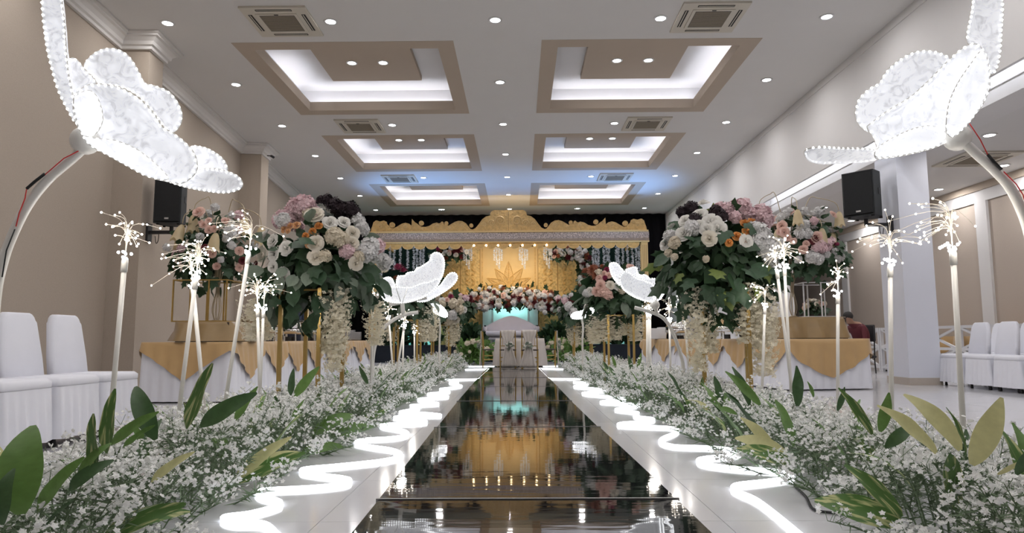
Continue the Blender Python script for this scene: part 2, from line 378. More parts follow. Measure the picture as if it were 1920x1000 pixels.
# ceiling with coffers
CX = [(-4.55, -1.02), (0.38, 3.86)]
CY = [(0.35, 3.85), (5.35, 8.85), (10.35, 13.85), (15.32, 18.75), (20.30, 23.80)]
xe = [-8.2, -4.55, -1.02, 0.38, 3.86, 5.66]; ye = [-6.1] + [v for c in CY for v in c] + [25.7]
cb = MB()
for i in range(5):
    for j in range(len(ye) - 1):
        if i in (1, 3) and j % 2 == 1: continue
        cb.box((xe[i], ye[j], ZC), (xe[i + 1], ye[j + 1], ZC + 0.12))
ceiling = tag(cb.build('ceiling', mt['ceil']), 'white hall ceiling with square beige coffers', None, None, 'structure')
SIDES = ('left', 'right')
def row_word(n): return ['front', 'second', 'third', 'fourth', 'fifth', 'sixth', 'seventh'][n]
ring_me = MB().lathe([(0.075, 0.012), (0.075, 0.0), (0.10, 0.0), (0.104, 0.006), (0.104, 0.012)], 20).mesh('trim_ring', mt['lamp_ring'], True)
disc_me = MB().lathe([(0.078, 0.004), (0.078, 0.009)], 20).mesh('diffuser', mt['lamp'])
def downlight(x, y, z, label, group, power=DOWNLIGHT_W):
    t = thing('ceiling_downlight', (x, y, z - 0.012), label, 'downlight', group)
    inst('trim_ring', ring_me, t); inst('diffuser', disc_me, t)
    if power: lamp_area('downlight_lamp', (0, 0, -0.004), 0.15, power, (1.0, 0.965, 0.955), parent=t)
    return t
for sx, (x0, x1) in enumerate(CX):
    for j, (y0, y1) in enumerate(CY):
        rec = MB()    # white recess box: walls and top
        a = 0.01
        rec.box((x0, y0, 5.93), (x1, y1, 6.0)); rec.box((x0 - a, y0, 5.5), (x0, y1, 6.0)); rec.box((x1, y0, 5.5), (x1 + a, y1, 6.0)); rec.box((x0, y0 - a, 5.5), (x1, y0, 6.0)); rec.box((x0, y1, 5.5), (x1, y1 + a, 6.0))
        rc = rec.build('coffer', mt['coffer_white'], ceiling)
        fr = MB(); b = 0.27
        fr.box((x0, y0, ZC - 0.004), (x1, y0 + b, ZC + 0.05)); fr.box((x0, y1 - b, ZC - 0.004), (x1, y1, ZC + 0.05)); fr.box((x0, y0 + b, ZC - 0.004), (x0 + b, y1 - b, ZC + 0.05)); fr.box((x1 - b, y0 + b, ZC - 0.004), (x1, y1 - b, ZC + 0.05))
        fr.build('frame_band', mt['coffer_beige'], rc)
        lp = MB(); t_ = 0.03; zt = 5.60; bb = b - t_
        lp.box((x0 + bb, y0 + bb, ZC + 0.05), (x1 - bb, y0 + b, zt)); lp.box((x0 + bb, y1 - b, ZC + 0.05), (x1 - bb, y1 - bb, zt)); lp.box((x0 + bb, y0 + b, ZC + 0.05), (x0 + b, y1 - b, zt)); lp.box((x1 - b, y0 + b, ZC + 0.05), (x1 - bb, y1 - b, zt))
        lp.build('upstand', mt['coffer_beige'], rc)
        cx, cy = (x0 + x1) / 2, (y0 + y1) / 2
        MB().box((cx - 0.88, cy - 0.95, 5.83), (cx + 0.88, cy + 0.95, 5.93)).build('center_panel', mt['coffer_beige'], rc)
        st = MB(); st.box((x0 + 0.3, y1 - 0.16, 5.50), (x1 - 0.3, y1 - 0.13, 5.53))
        if sx == 1: st.box((x1 - 0.16, y0 + 0.3, 5.50), (x1 - 0.13, y1 - 0.3, 5.53))
        else: st.box((x0 + 0.13, y0 + 1.6, 5.50), (x0 + 0.16, y1 - 0.3, 5.53))
        st.build('hidden_strip_light', mt['strip'], rc)
        if j > 1 or True:
            for q, ox in enumerate((-0.29, 0.29)):
                downlight(cx + ox, cy + 0.05, 5.83, 'round downlight, %s of the pair in the %s coffer %s' % (SIDES[q], SIDES[sx], ['behind the viewer', 'nearest overhead', 'at the front', 'in the middle row', 'nearest the stage'][j]), 'coffer downlights', DOWNLIGHT_W * 0.6)
LX = [-5.2, -2.77, -0.33, 2.11, 4.55]
CW = ['far left', 'left of centre', 'centre', 'right of centre', 'far right']
for i in range(-4, 7):
    for k, x in enumerate(LX):
        if k in (1, 3) and i % 2: continue      # coffers take these places
        if i < 0: lab = 'round downlight, %s column, overhead row %s from the front' % (CW[k], ORD[-i - 1])
        else: lab = 'round recessed downlight, %s column, %s row of the ceiling in view' % (CW[k], row_word(i))
        downlight(x, 9.65 + 2.46 * i, ZC, lab, 'ceiling grid downlights')
for n, (px) in enumerate((826, 1083)):
    p = flo(px, 392, ZC); downlight(p.x, 24.4, ZC, 'round downlight in the row above the stage, %s of the crest' % SIDES[n], 'ceiling grid downlights')
# air conditioner cassettes
def cassette(x0, y0, z, label):
    t = thing('ceiling_air_conditioner', (x0 + 0.475, y0 + 0.465, z), label, 'air conditioner', 'ceiling cassette air conditioners')
    m = MB(); m.box((-0.475, -0.465, -0.03), (0.475, 0.465, 0.0)); m.box((-0.30, -0.29, -0.042), (0.30, 0.29, -0.03)); m.build('panel', mt['ac'], t)
    m = MB()
    for k in range(16): m.box((-0.25, -0.24 + 0.03 * k, -0.046), (0.25, -0.222 + 0.03 * k, -0.042))
    MB().box((-0.255, -0.25, -0.0425), (0.255, 0.25, -0.042)).build('grille_back', mt['ac_dark'], t)
    m.build('intake_grille', mt['ac_grille'], t)
    for dx, dy, w, h in ((0, -0.385, 0.26, 0.028), (0, 0.385, 0.26, 0.028), (-0.385, 0, 0.028, 0.26), (0.385, 0, 0.028, 0.26)):
        s_ = MB().box((dx - w, dy - h, -0.032), (dx + w, dy + h, -0.0305)).build('air_slot', mt['ac_dark'], t)
        MB().box((dx - w * (.96 if w > h else .35), dy - h * (.35 if w > h else .96), -0.036), (dx + w * (.96 if w > h else .1), dy + h * (.1 if w > h else .96), -0.032)).build('louver', mt['ac'], s_)
    MB().box((-0.03, -0.285, -0.046), (0.03, -0.265, -0.042)).build('latch', mt['ac_dark'], t)
for sx, x0 in enumerate((-3.95, 2.34)):
    for j, y0 in enumerate((9.16, 14.15, 19.12)):
        cassette(x0, y0, ZC, 'beige cassette air conditioner beside the %s coffers, %s of three from the front' % (SIDES[sx], ORD[j]))
# left wall, pilasters, cornice
def strip_wall(pts, z0, z1, th, name, mat_, parent=None):
    m = MB()
    for (a, b) in zip(pts[:-1], pts[1:]):
        m.plan([(a[0], a[1]), (b[0], b[1]), (b[0] - th, b[1]), (a[0] - th, a[1])], z0, z1)
    return m.build(name, mat_, parent)
wl = tag(strip_wall([(wx(-6.1), -6.1), (wx(25.7), 25.7)], 0, 5.5, 0.2, 'wall_left', mt['wall_beige']), 'beige textured left wall with pilasters', None, None, 'structure')
P1 = [(-6.3, 10.05), (-5.69, 10.08), (-5.73, 10.57), (-6.35, 10.57)]
P2 = [(-6.9, 15.98), (-6.22, 16.05), (-6.25, 16.6), (-6.95, 16.6)]
for P in (P1, P2): MB().plan(P, 0, ZC).build('pilaster', mt['wall_beige'], wl)
MB().plan([(-6.24, 16.06), (-6.205, 16.05), (-6.235, 16.6), (-6.27, 16.6)], 0, 5.2).build('pilaster_edge', mt['coffer_beige'], wl)
def offs(pts, d):
    out = []
    for i, p in enumerate(pts):
        a = Vector(pts[i - 1]) if i else None; b = Vector(pts[i + 1]) if i < len(pts) - 1 else None; p = Vector(p)
        n1 = ((p - a).normalized() if a else (b - p).normalized()); n2 = ((b - p).normalized() if b else n1)
        r = lambda v: Vector((v.y, -v.x))
        nn = (r(n1) + r(n2)); nn = nn / max(0.3, nn.length ** 2 / 2) if nn.length > 1e-6 else r(n1)
        out.append(p + nn * d)
    return out
cl = [(wx(-6.1), -6.1), (wx(10.06), 10.06), (-5.69, 10.08), (-5.73, 10.57), (wx(10.58), 10.59), (wx(15.98), 15.98), (-6.22, 16.05), (-6.25, 16.6), (wx(16.62), 16.63), (wx(25.6), 25.6)]
prof = [(0.0, 5.19), (0.05, 5.19), (0.05, 5.235), (0.085, 5.25), (0.10, 5.30), (0.15, 5.345), (0.19, 5.355), (0.19, 5.38), (0.23, 5.39), (0.23, 5.42)]
cm = MB(); rows = [[(q.x, q.y, z) for q in offs(cl, d)] for d, z in prof]
for r0, r1 in zip(rows[:-1], rows[1:]):
    for i in range(len(cl) - 1): cm.add([r0[i], r0[i + 1], r1[i + 1], r1[i]], [(0, 1, 2, 3)])
tag(cm.build('trim_1', mt['cornice']), 'white stepped plaster cornice along the left wall', None, None, 'structure')
# right side: fascia wall, cove, beam, column, side room
wr = MB(); wr.box((5.60, -6.1, 3.80), (5.65, 15.7, 5.5)); wr.box((5.60, 15.7, 0), (6.3, 25.7, 5.5))
wr = tag(wr.build('wall_right', mt['wall_white']), 'white upper wall above the right side opening', None, None, 'structure')
MB().box((5.58, -6.1, 5.30), (5.60, 25.6, 5.42)).build('cornice', mt['wall_white'], wr)
bm = MB(); bm.box((5.85, -6.1, 3.585), (6.34, 15.7, 4.3)); bm.box((5.65, -6.1, 4.02), (5.85, 15.7, 4.1)); bm.box((5.83, -6.1, 3.76), (5.85, 15.7, 3.80))
beam = tag(bm.build('trim_2', mt['wall_white']), 'white beam along the right side opening with hidden cove light', None, None, 'structure')
MB().box((5.655, -6.0, 3.87), (5.685, 15.6, 3.90)).build('hidden_strip_light', mt['cove'], beam)
def column(y0, name):
    c = MB(); c.box((5.85, y0, 0.0), (6.33, y0 + 0.62, 3.59))
    c = tag(c.build(name, mt['col_white']), 'square white column with tiled base', None, None, 'structure')
    m = MB(); m.box((5.842, y0 - 0.008, 0), (6.338, y0 + 0.628, 0.11)); m.build('base_tile', mt['col_tile'], c)
column(10.42, 'wall_column')
column(4.8, 'wall_column')
sc_m = MB(); sc_m.box((6.34, -6.1, 3.66), (9.1, 25.7, 3.75))
tag(sc_m.build('ceiling', mt['ceil']), 'lower white ceiling of the side room', None, None, 'structure')
sw = tag(MB().box((8.9, -6.1, 0), (9.1, 25.7, 3.66)).build('wall_side', mt['wall_panel']), 'beige panelled far wall of the side room', None, None, 'structure')
MB().box((8.84, -6.1, 3.52), (8.9, 25.7, 3.66)).build('top_band', mt['coffer_beige'], sw)
MB().box((8.87, -6.1, 3.30), (8.9, 25.7, 3.52)).build('white_band', mt['wall_white'], sw)
for y in (1.8, 7.4, 13.0, 18.6, 24.0): MB().box((8.85, y - 0.16, 0), (8.9, y + 0.16, 3.30)).build('white_strip', mt['wall_white'], sw)
for n, (px, py) in enumerate(((1760, 355), (1545, 389), (1596, 414), (1855, 253), (1882, 310))):
    p = flo(px, py, 3.66)
    downlight(p.x, p.y, 3.66, 'round downlight in the side room ceiling, %s' % ('beside the white column', 'above the lily lamps', 'below the right loudspeaker', 'nearest, right of the column', 'beside the side room air conditioner')[n], 'side room downlights', 12)
for y in (2.5, 5.5): downlight(7.6, y, 3.66, 'round downlight in the side room ceiling %s' % ('beside the viewer' if y < 3 else 'right of the viewer'), 'side room downlights', 12)
p = flo(1832, 297, 3.66); cassette(p.x - 0.47, p.y - 0.46, 3.66, 'air conditioner in the lower ceiling of the side room')
# stage end and back of the hall
ws = tag(MB().box((-8.2, 25.6, 0), (9.1, 25.8, 5.5)).build('wall_stage', mt['wall_white']), 'end wall behind the stage', None, None, 'structure')
cu = MB()   # black curtain with soft folds
cu.grid(lambda u, v: (-7.55 + u * 13.1, 25.52 + 0.05 * math.sin(u * 210), 0.0 + v * 5.41), 420, 1)
tag(cu.build('stage_curtain', mt['black'], None, True), 'black curtain closing the end of the hall behind the stage', 'curtain')
wb = tag(MB().box((-8.2, -6.3, 0), (9.1, -6.1, 5.5)).build('wall_back', mt['wall_beige']), 'beige wall behind the viewer', None, None, 'structure')
# security camera on the second pilaster
p = at(510, 295, 16.0)
t = thing('security_camera', p, 'small dark security camera under the cornice of the far left pilaster', 'camera')
MB().tube([(-0.12, 0, 0.04), (0.0, 0, 0.03)], 0.012, 6).build('arm', mt['metal_black'], t); MB().tube([(-0.02, 0, 0.03), (0.06, -0.06, -0.02)], 0.03, 10).build('body', mt['metal_black'], t)
# loudspeakers
def loudspeaker(c, rz, label, wall_x, sgn):
    t = thing('loudspeaker', c, label, 'loudspeaker', 'wall loudspeakers', rz); t.scale = (1.18, 1.25, 1.0) if sgn > 0 else (1, 1, 1)
    prof_ = [(-0.20, -0.19), (0.20, -0.19), (0.20, 0.02), (0.13, 0.20), (-0.13, 0.20), (-0.20, 0.02)]
    MB().plan(prof_, 0, 0.70).build('cabinet', mt['speaker'], t)
    MB().cbox((0, -0.197, 0.35), (0.37, 0.018, 0.66), 0.008).build('grille', mt['grille_black'], t)
    MB().box((-0.03, -0.212, 0.055), (0.03, -0.205, 0.08)).build('badge', mt['badge'], t, label='small silver badge')
    for sx in (-1, 1): MB().box((sx * 0.2025 - 0.0035, -0.06, 0.33), (sx * 0.2025 + 0.0035, 0.0, 0.43)).build('side_handle', mt['metal_black'], t)
    for x in (-0.15, 0.15):
        for y in (-0.14, 0.1): MB().lathe([(0.02, -0.02), (0.022, 0.0)], 8, (x, y, 0)).build('foot', mt['rubber'], t)
    b = thing('speaker_bracket', (wall_x, c[1], c[2] - 0.12), 'black metal bracket holding %s' % label.split(' on ')[0].replace('black loudspeaker', 'the ' + ('left' if sgn < 0 else 'right') + ' loudspeaker'), 'bracket', 'wall loudspeaker brackets')
    MB().box((-0.02 - (0.02 if sgn > 0 else -0.02), -0.06, -0.14), (0.02 - (0.02 if sgn > 0 else -0.02), 0.06, 0.14)).build('wall_plate', mt['metal_black'], b)
    dx = c[0] - wall_x
    MB().box((min(0, dx), -0.025, -0.02), (max(0, dx), 0.025, 0.03)).build('arm', mt['metal_black'], b)
    MB().tube([(dx, 0, -0.02), (dx, 0, 0.10)], 0.03, 8).build('spigot', mt['metal_black'], b)
    pts = spline([(dx * 0.45, 0.02, 0.02), (dx * 0.42, 0.03, -0.12), (dx * 0.35, 0.02, -0.16), (dx * 0.30, 0.02, -0.05)], 5)
    MB().tube(pts, 0.006, 5).build('cable', mt['rubber'], b)
pr = at(1627, 408, 10.65); loudspeaker((pr.x - 0.03, 10.65, pr.z), -0.85, 'black loudspeaker on the white column', 5.85, 1)
plf = at(322, 422, 10.32); loudspeaker((plf.x, 10.32, plf.z), 0.10, 'black loudspeaker on the left wall pilaster', -5.71, -1)
# ================================================================== FLOWER LIBRARY (meshes shared by all flowers)
rnd = random.uniform
def qz(d, spin=None):
    q = Vector((0, 0, 1)).rotation_difference(Vector(d).normalized())
    return q @ Quaternion((0, 0, 1), rnd(0, 6.28) if spin is None else spin)
def rose_mb(seed, open_=1.0):
    """cupped rose: a closed heart and three whorls of separate, curled petals"""
    R = random.Random(seed); m = MB()
    m.lathe([(0.10, 0.0), (0.17, 0.25), (0.15, 0.55), (0.06, 0.66)], 7)
    for (n, r, h, z0, curl) in [(3, 0.34, 0.60, 0.06, 0.02), (4, 0.58, 0.54, 0.02, 0.12), (5, 0.84, 0.42, -0.04, 0.24), (6, 1.05, 0.26, -0.10, 0.30)]:
        off = R.uniform(0, 6)
        for k in range(n):
            a0 = off + 2 * PI * k / n + R.uniform(-0.12, 0.12); w = PI / n * 1.05; rr = r * R.uniform(0.88, 1.08); hh = h * R.uniform(0.85, 1.12); tw = R.uniform(-0.10, 0.10)
            def fn(u, v, a0=a0, w=w, rr=rr, hh=hh, z0=z0, curl=curl, tw=tw):
                x = (u - 0.5) * 2; a = a0 + x * w * (0.55 + 0.5 * math.sin(v * PI * 0.8)); edge = 1 - 0.28 * x * x * v
                rad = (rr * (0.30 + 0.62 * math.sin(v * PI * 0.5)) + curl * rr * max(0, v - 0.6) * 1.6 + tw * x * 0.3 * rr) * open_
                return (rad * math.cos(a), rad * math.sin(a), z0 + hh * v * edge - curl * max(0, v - 0.66) * 1.2)
            m.grid(fn, 4, 4)
    return m
def floret(m, p, n, s, R, np_=4):
    t = n.orthogonal().normalized(); t = Quaternion(n, R.uniform(0, 6.28)) @ t; b = n.cross(t)
    for k in range(np_):
        a = 2 * PI * k / np_; d = t * math.cos(a) + b * math.sin(a); e = n.cross(d)
        m.add([p, p + d * s * 0.6 + e * s * 0.45 + n * s * 0.12, p + d * s + n * s * R.uniform(-0.1, 0.35), p + d * s * 0.6 - e * s * 0.45 + n * s * 0.12], [(0, 1, 2, 3)])
def hyd_mb(seed, N=75, s=0.36):
    R = random.Random(seed); m = MB(); m.ball((0, 0, -0.1), (0.55, 0.55, 0.45), 8, 5)
    for i in range(N):
        z = 1 - 1.45 * (i + 0.5) / N; a = i * 2.39996; r = math.sqrt(max(0, 1 - z * z)); n = Vector((r * math.cos(a), r * math.sin(a), z))
        floret(m, n * R.uniform(0.66, 0.96), (n + Vector((R.uniform(-.4, .4), R.uniform(-.4, .4), R.uniform(-.4, .4)))).normalized(), s * R.uniform(0.8, 1.15), R)
    return m
def dahlia_mb(seed):
    R = random.Random(seed); m = MB(); m.ball((0, 0, 0.1), (0.5, 0.5, 0.4), 8, 5)
    for L in range(5):
        n = 7 + L * 2
        for k in range(n):
            a = 2 * PI * (k + 0.5 * (L % 2)) / n + R.uniform(-0.1, 0.1); el = 1.35 - 0.34 * L; d = Vector((math.cos(a) * math.cos(el), math.sin(a) * math.cos(el), math.sin(el)))
            e = Vector((-math.sin(a), math.cos(a), 0)); ln = (0.65 + 0.10 * L) * R.uniform(0.9, 1.1)
            b = d * 0.2; m.add([b, b + d * ln * 0.6 + e * 0.15, b + d * ln + Vector((0, 0, 0.08)), b + d * ln * 0.6 - e * 0.15, b + d * ln * 0.55 + Vector((0, 0, -0.05))], [(0, 1, 4), (1, 2, 4), (2, 3, 4), (3, 0, 4)])
    return m
FL = {}
def flower(kind):
    if kind not in FL:
        k, col = kind.split(':')
        if k == 'rose': FL[kind] = [rose_mb(s).mesh('rose', mt[col], True) for s in (1, 2, 3)]
        elif k == 'bud': FL[kind] = [rose_mb(s, 0.62).mesh('rose', mt[col], True) for s in (4, 5)]
        elif k == 'hyd': FL[kind] = [hyd_mb(s).mesh('hydrangea', mt[col]) for s in (1, 2)]
        elif k == 'dah': FL[kind] = [dahlia_mb(s).mesh('dahlia', mt[col]) for s in (1, 2)]
    return random.choice(FL[kind])
FNAME = {'rose': 'rose', 'bud': 'rose', 'hyd': 'hydrangea', 'dah': 'dahlia'}
def blade_mb(L, W, bend, fold=0.25, wave=0.0, n=12):
    """leaf blade along +Y, bending down towards -Z (arc), folded along the midrib"""
    m = MB()
    def fn(u, v):
        w = W * (math.sin(PI * min(1, v * 0.94 + 0.03)) ** 0.75) * (1 - 0.35 * v) * 1.15; x = (u - 0.5) * 2
        a = bend * v
        y = L * (math.sin(a) / bend if abs(bend) > 1e-3 else v); z = -L * ((1 - math.cos(a)) / bend if abs(bend) > 1e-3 else 0)
        return (x * w, y, z + abs(x) * w * fold + wave * W * math.sin(v * 11 + x) * abs(x))
    m.grid(fn, 4, n); return m
def solidify(o, th):
    md = o.modifiers.new('thickness', 'SOLIDIFY'); md.thickness = th; return o
def oval_leaf(mat_, w=0.42, n=4): return MB().grid(lambda u, v: ((u - 0.5) * 2 * w * math.sin(PI * (0.06 + 0.94 * v)) ** 0.8, v, 0.10 * abs(u - 0.5) * 2 - 0.22 * v * v), 2, n).mesh('leaf', mat_, True)
def ivy_leaf(mat_):
    pts = [(0, 0), (0.28, -0.08), (0.50, 0.16), (0.30, 0.34), (0.46, 0.62), (0.20, 0.66), (0, 1.0), (-0.20, 0.66), (-0.46, 0.62), (-0.30, 0.34), (-0.50, 0.16), (-0.28, -0.08)]
    vs = [(0, 0.35, 0.06)] + [(x, y, -0.14 * abs(x) - 0.10 * y) for x, y in pts]
    return MB().add(vs, [(0, i + 1, (i + 1) % 12 + 1) for i in range(12)]).mesh('leaf', mat_, True)
LEAF = {'oval': [oval_leaf(mt['leaf_ivy'])], 'grey': [oval_leaf(mt['leaf_grey'], 0.40), oval_leaf(mt['leaf_grey'], 0.30)], 'ivy': [ivy_leaf(mt['leaf_ivy'])], 'dark': [ivy_leaf(mt['leaf_dark'])], 'lime': [ivy_leaf(mt['leaf_lime'])], 'spear': [oval_leaf(mt['leaf_dark'], 0.16, 5)]}
def leaf_rot(out, droop):
    """blade +Y along a direction that leans out and down, face (+Z) roughly outwards"""
    out = Vector(out).normalized(); d = (out * (1 - droop) + Vector((0, 0, -1)) * droop + Vector((rnd(-.3, .3), rnd(-.3, .3), rnd(-.2, .2)))).normalized()
    zz = (out - d * out.dot(d)); zz = zz.normalized() if zz.length > 0.05 else d.orthogonal().normalized(); xx = d.cross(zz)
    return Matrix((xx, d, zz)).transposed().to_quaternion()
def foliage_mb(R3, N, smin, smax, seed, shell=(0.45, 1.0), droop=0.35, zmin=-1.0):
    R = random.Random(seed); m = MB()
    pts = [(0, 0), (0.30, 0.05), (0.42, 0.45), (0.2, 0.75), (0, 1.0), (-0.2, 0.75), (-0.42, 0.45), (-0.30, 0.05)]
    for i in range(N):
        while True:
            d = Vector((R.gauss(0, 1), R.gauss(0, 1), R.gauss(0, 1))).normalized()
            if d.z > zmin: break
        p = Vector((d.x * R3[0], d.y * R3[1], d.z * R3[2])) * R.uniform(*shell); s = R.uniform(smin, smax)
        dn = (d * (1 - droop) + Vector((0, 0, -droop)) + Vector((R.uniform(-.5, .5), R.uniform(-.5, .5), R.uniform(-.4, .4)))).normalized()
        zz = d - dn * d.dot(dn); zz = zz.normalized() if zz.length > 0.05 else dn.orthogonal().normalized(); xx = dn.cross(zz)
        vs = [p + (xx * x + dn * y - zz * (0.2 * y * y + 0.15 * abs(x))) * s for x, y in pts]
        m.add(vs, [(0, 1, 2, 3), (0, 3, 4, 5), (0, 5, 6, 7)])
    return m
def hang_mb(L, r, N, seed):
    R = random.Random(seed); m = MB(); m.tube([(0, 0, 0), (0.01, 0, -L * 0.5), (0, 0.01, -L)], 0.006, 4)
    for i in range(N):
        v = R.random() ** 0.8; rr = r * (1.0 - 0.45 * v) * R.uniform(0.3, 1.0); a = R.uniform(0, 6.28); n = Vector((math.cos(a), math.sin(a), R.uniform(-0.7, 0.3))).normalized()
        floret(m, Vector((rr * math.cos(a), rr * math.sin(a), -L * v)), n, R.uniform(0.016, 0.030), R, 4)
    return m
HANG = [hang_mb(1.0, 0.17, 520, s).mesh('hanging_blossom_cluster', mt['wisteria']) for s in (1, 2, 3)]
def bouquet(name, C, R3, label, cat, spec, nrand, palette, nleaf, hangs, group=None, seed=1, leafsize=(0.10, 0.17), nfol=420, rsize=(0.05, 0.08), leafmix=('ivy', 'ivy', 'oval', 'grey'), backfill=True):
    random.seed(seed)
    C = Vector(C); t = thing(name, C, label, cat, group)
    f = foliage_mb((R3[0] * 0.92, R3[1] * 0.92, R3[2] * 0.85), nfol, leafsize[0] * 0.7, leafsize[1] * 0.9, seed, (0.25, 0.95)).build('foliage', mt['leaf_dark'], t, True, kind='stuff')
    def put(kind, d, size):
        d = Vector(d); p = Vector((d.x * R3[0], d.y * R3[1], d.z * R3[2])) * 1.03; k = kind.split(':')[0]
        inst(FNAME[k], flower(kind), t, p, qz(Vector((d.x, d.y * 1.3 + (-0.25 if d.y <= 0 else 0.1), d.z * 0.8))), size)
    for (px, py, kind, spx) in spec:
        a = at(px, py, C.y); dx, dz = (a.x - C.x) / R3[0], (a.z - C.z) / R3[2]; s = 1 - dx * dx - dz * dz
        if s < 0: l = math.sqrt(dx * dx + dz * dz); dy = 0.0
        else: dy = -math.sqrt(s)
        Y = C.y + dy * R3[1]; a = at(px, py, Y)
        d = Vector(((a.x - C.x) / R3[0], dy, (a.z - C.z) / R3[2]))
        put(kind, d, spx * Y / FPX * 0.5)
        if backfill and random.random() < 0.6: put(kind, (d.x + rnd(-.15, .15), abs(d.y) + 0.05, d.z * 0.95), spx * Y / FPX * 0.5)
    for i in range(nrand):
        a = i * 2.39996 + seed; z = rnd(-0.15, 0.95); r = math.sqrt(1 - z * z)
        put(random.choice(palette), (r * math.cos(a), r * math.sin(a), z), rnd(*rsize))
    for i in range(nleaf):
        a = i * 2.39996 + seed; z = rnd(-0.9, 0.6) if i % 4 else rnd(0.5, 1.0); r = math.sqrt(1 - z * z); d = Vector((r * math.cos(a), r * math.sin(a), z))
        if spec and d.y < 0.25 and d.z > -0.18 and i % 5: d.z = -abs(d.z) - 0.15
        inst('leaf', random.choice(LEAF[random.choice(leafmix)]), t, (d.x * R3[0] * 0.95, d.y * R3[1] * 0.95, d.z * R3[2] * 0.95), leaf_rot(d, rnd(0.1, 0.75)), rnd(*leafsize))
    for (x, y, z, L, w) in hangs:
        inst('hanging_blossom_cluster', random.choice(HANG), t, (x, y, z), (0, 0, rnd(0, 6)), (w, w, L))
    return t

# ================================================================== AISLE
def ac(Y):
    pts = [(0, 0.06), (3.1, 0.03), (5.57, -0.022), (7.8, -0.062), (12.6, -0.115), (17.0, -0.14), (22, -0.16)]
    for (a, b), (c, d) in zip(pts[:-1], pts[1:]):
        if Y <= c: return b + (d - b) * (Y - a) / (c - a)
    return pts[-1][1]
aisle = thing('mirror_aisle_runner', (0, 9, 0), 'dark mirrored aisle runner leading to the stage', 'runner')
ys = [0.65, 3.10, 5.57, 7.90, 10.25, 12.6, 14.9, 17.1]
for i, (y0, y1) in enumerate(zip(ys[:-1], ys[1:])):
    w0 = 0.655 if i < 2 else 0.645; sh = 0.012 if i == 0 else 0
    q = [(ac(y0) - w0 + sh, y0 + 0.004), (ac(y0) + w0 + sh, y0 + 0.004), (ac(y1) + w0, y1 - 0.004), (ac(y1) - w0, y1 - 0.004)]
    MB().plan(q, 0.0, 0.018 + 0.002 * (i % 2)).build('mirror_panel', mt['mirror'], aisle, org=(0, 9, 0))
    m = MB(); yb = y1 if i < 6 else y1
    m.box((ac(y1) - w0 - 0.012, y1 - 0.007, 0.0), (ac(y1) + w0 + 0.012, y1 + 0.007, 0.0225)); m.build('joint_strip', mt['joint'], aisle, org=(0, 9, 0))
# LED tubes
def led_path(px_pts, z=0.012, n=10): return spline([flo(x, y, z) for x, y in px_pts], n)
LW = [(560, 1040), (522, 1003), (494, 981), (440, 979), (418, 973), (425, 968), (470, 962), (515, 950), (527, 943), (515, 936), (490, 930), (482, 923), (500, 918), (580, 914), (640, 908), (657, 901), (640, 895), (590, 889), (565, 884), (575, 878), (640, 872), (720, 863), (752, 853), (735, 843), (690, 836), (666, 830), (680, 824), (730, 821), (758, 817), (765, 812), (752, 806), (722, 801), (714, 797), (730, 795), (780, 794), (800, 791), (785, 788), (748, 785), (739, 782), (760, 780), (815, 779.5), (826, 778), (800, 775), (757, 774), (750, 772), (765, 769), (785, 766), (782, 762), (770, 760), (800, 758.5), (822, 757), (810, 754), (790, 751.5), (785, 748), (810, 746), (838, 744.5), (836, 742), (806, 740), (805, 737.5), (835, 735.5), (843, 734), (830, 731), (826, 729), (850, 726.5), (866, 723.5), (850, 720), (843, 717.5), (860, 716)]
RW = [(1560, 1050), (1510, 1010), (1480, 985), (1447, 958), (1415, 935), (1385, 922), (1373, 914), (1385, 908), (1430, 903), (1475, 897), (1484, 891), (1450, 882), (1380, 877), (1325, 870), (1308, 863), (1325, 858), (1370, 854), (1389, 848), (1370, 842), (1320, 838), (1265, 836), (1238, 828), (1245, 820), (1265, 812), (1271, 805), (1250, 801), (1195, 799), (1160, 797), (1168, 793), (1210, 790), (1226, 787), (1220, 784), (1192, 781), (1190, 778), (1197, 774), (1175, 771), (1154, 768), (1165, 765), (1190, 762), (1198, 759), (1180, 757), (1140, 755.5), (1126, 753.5), (1140, 751), (1168, 749), (1172, 747), (1150, 744), (1105, 740), (1092, 737.5), (1105, 735), (1135, 733), (1138, 731), (1110, 728), (1078, 725.5), (1082, 722.5), (1102, 720), (1100, 717.5), (1075, 716)]
for n, (pp, sd) in enumerate(((LW, 'left'), (RW, 'right'))):
    m = MB(); m.tube(led_path(pp), 0.0095, 6)
    tag(m.build('led_light_tube', mt['led'], None, True), 'white glowing LED tube snaking on the floor along the %s flower bed' % sd, 'LED light', 'floor LED tubes')
for n, pp in enumerate(([(872, 693), (917, 692), (897, 711), (834, 712)], [(1056, 692), (1010, 691), (1029, 710), (1100, 711)])):
    q = [flo(x, y, 0.012) for x, y in pp]; m = MB()
    for a, b in zip(q[:-1], q[1:]): m.tube([a, b], 0.009, 6)
    tag(m.build('led_floor_light', mt['led_frame']), 'straight-sided glowing LED frame on the floor %s of the two chairs' % SIDES[n], 'LED light', 'floor LED frames')
for n, pp in enumerate(([(872, 687), (927, 687)], [(1018, 687), (1046, 686.5)])):
    m = MB(); m.tube([flo(*pp[0], 0.012), flo(*pp[1], 0.012)], 0.008, 6)
    tag(m.build('led_bar', mt['led_frame']), 'short glowing LED bar on the floor behind the %s frame' % SIDES[n], 'LED light', 'floor LED bars')
# black cable near the right bed
q = [flo(x, y, 0.008) for x, y in ((1490, 912), (1510, 930), (1525, 955), (1560, 962), (1620, 968), (1680, 962))]
tag(MB().tube(spline(q, 5), 0.006, 5).build('power_cable', mt['rubber'], None, True), 'thin black power cable on the floor beside the right LED tube', 'cable')

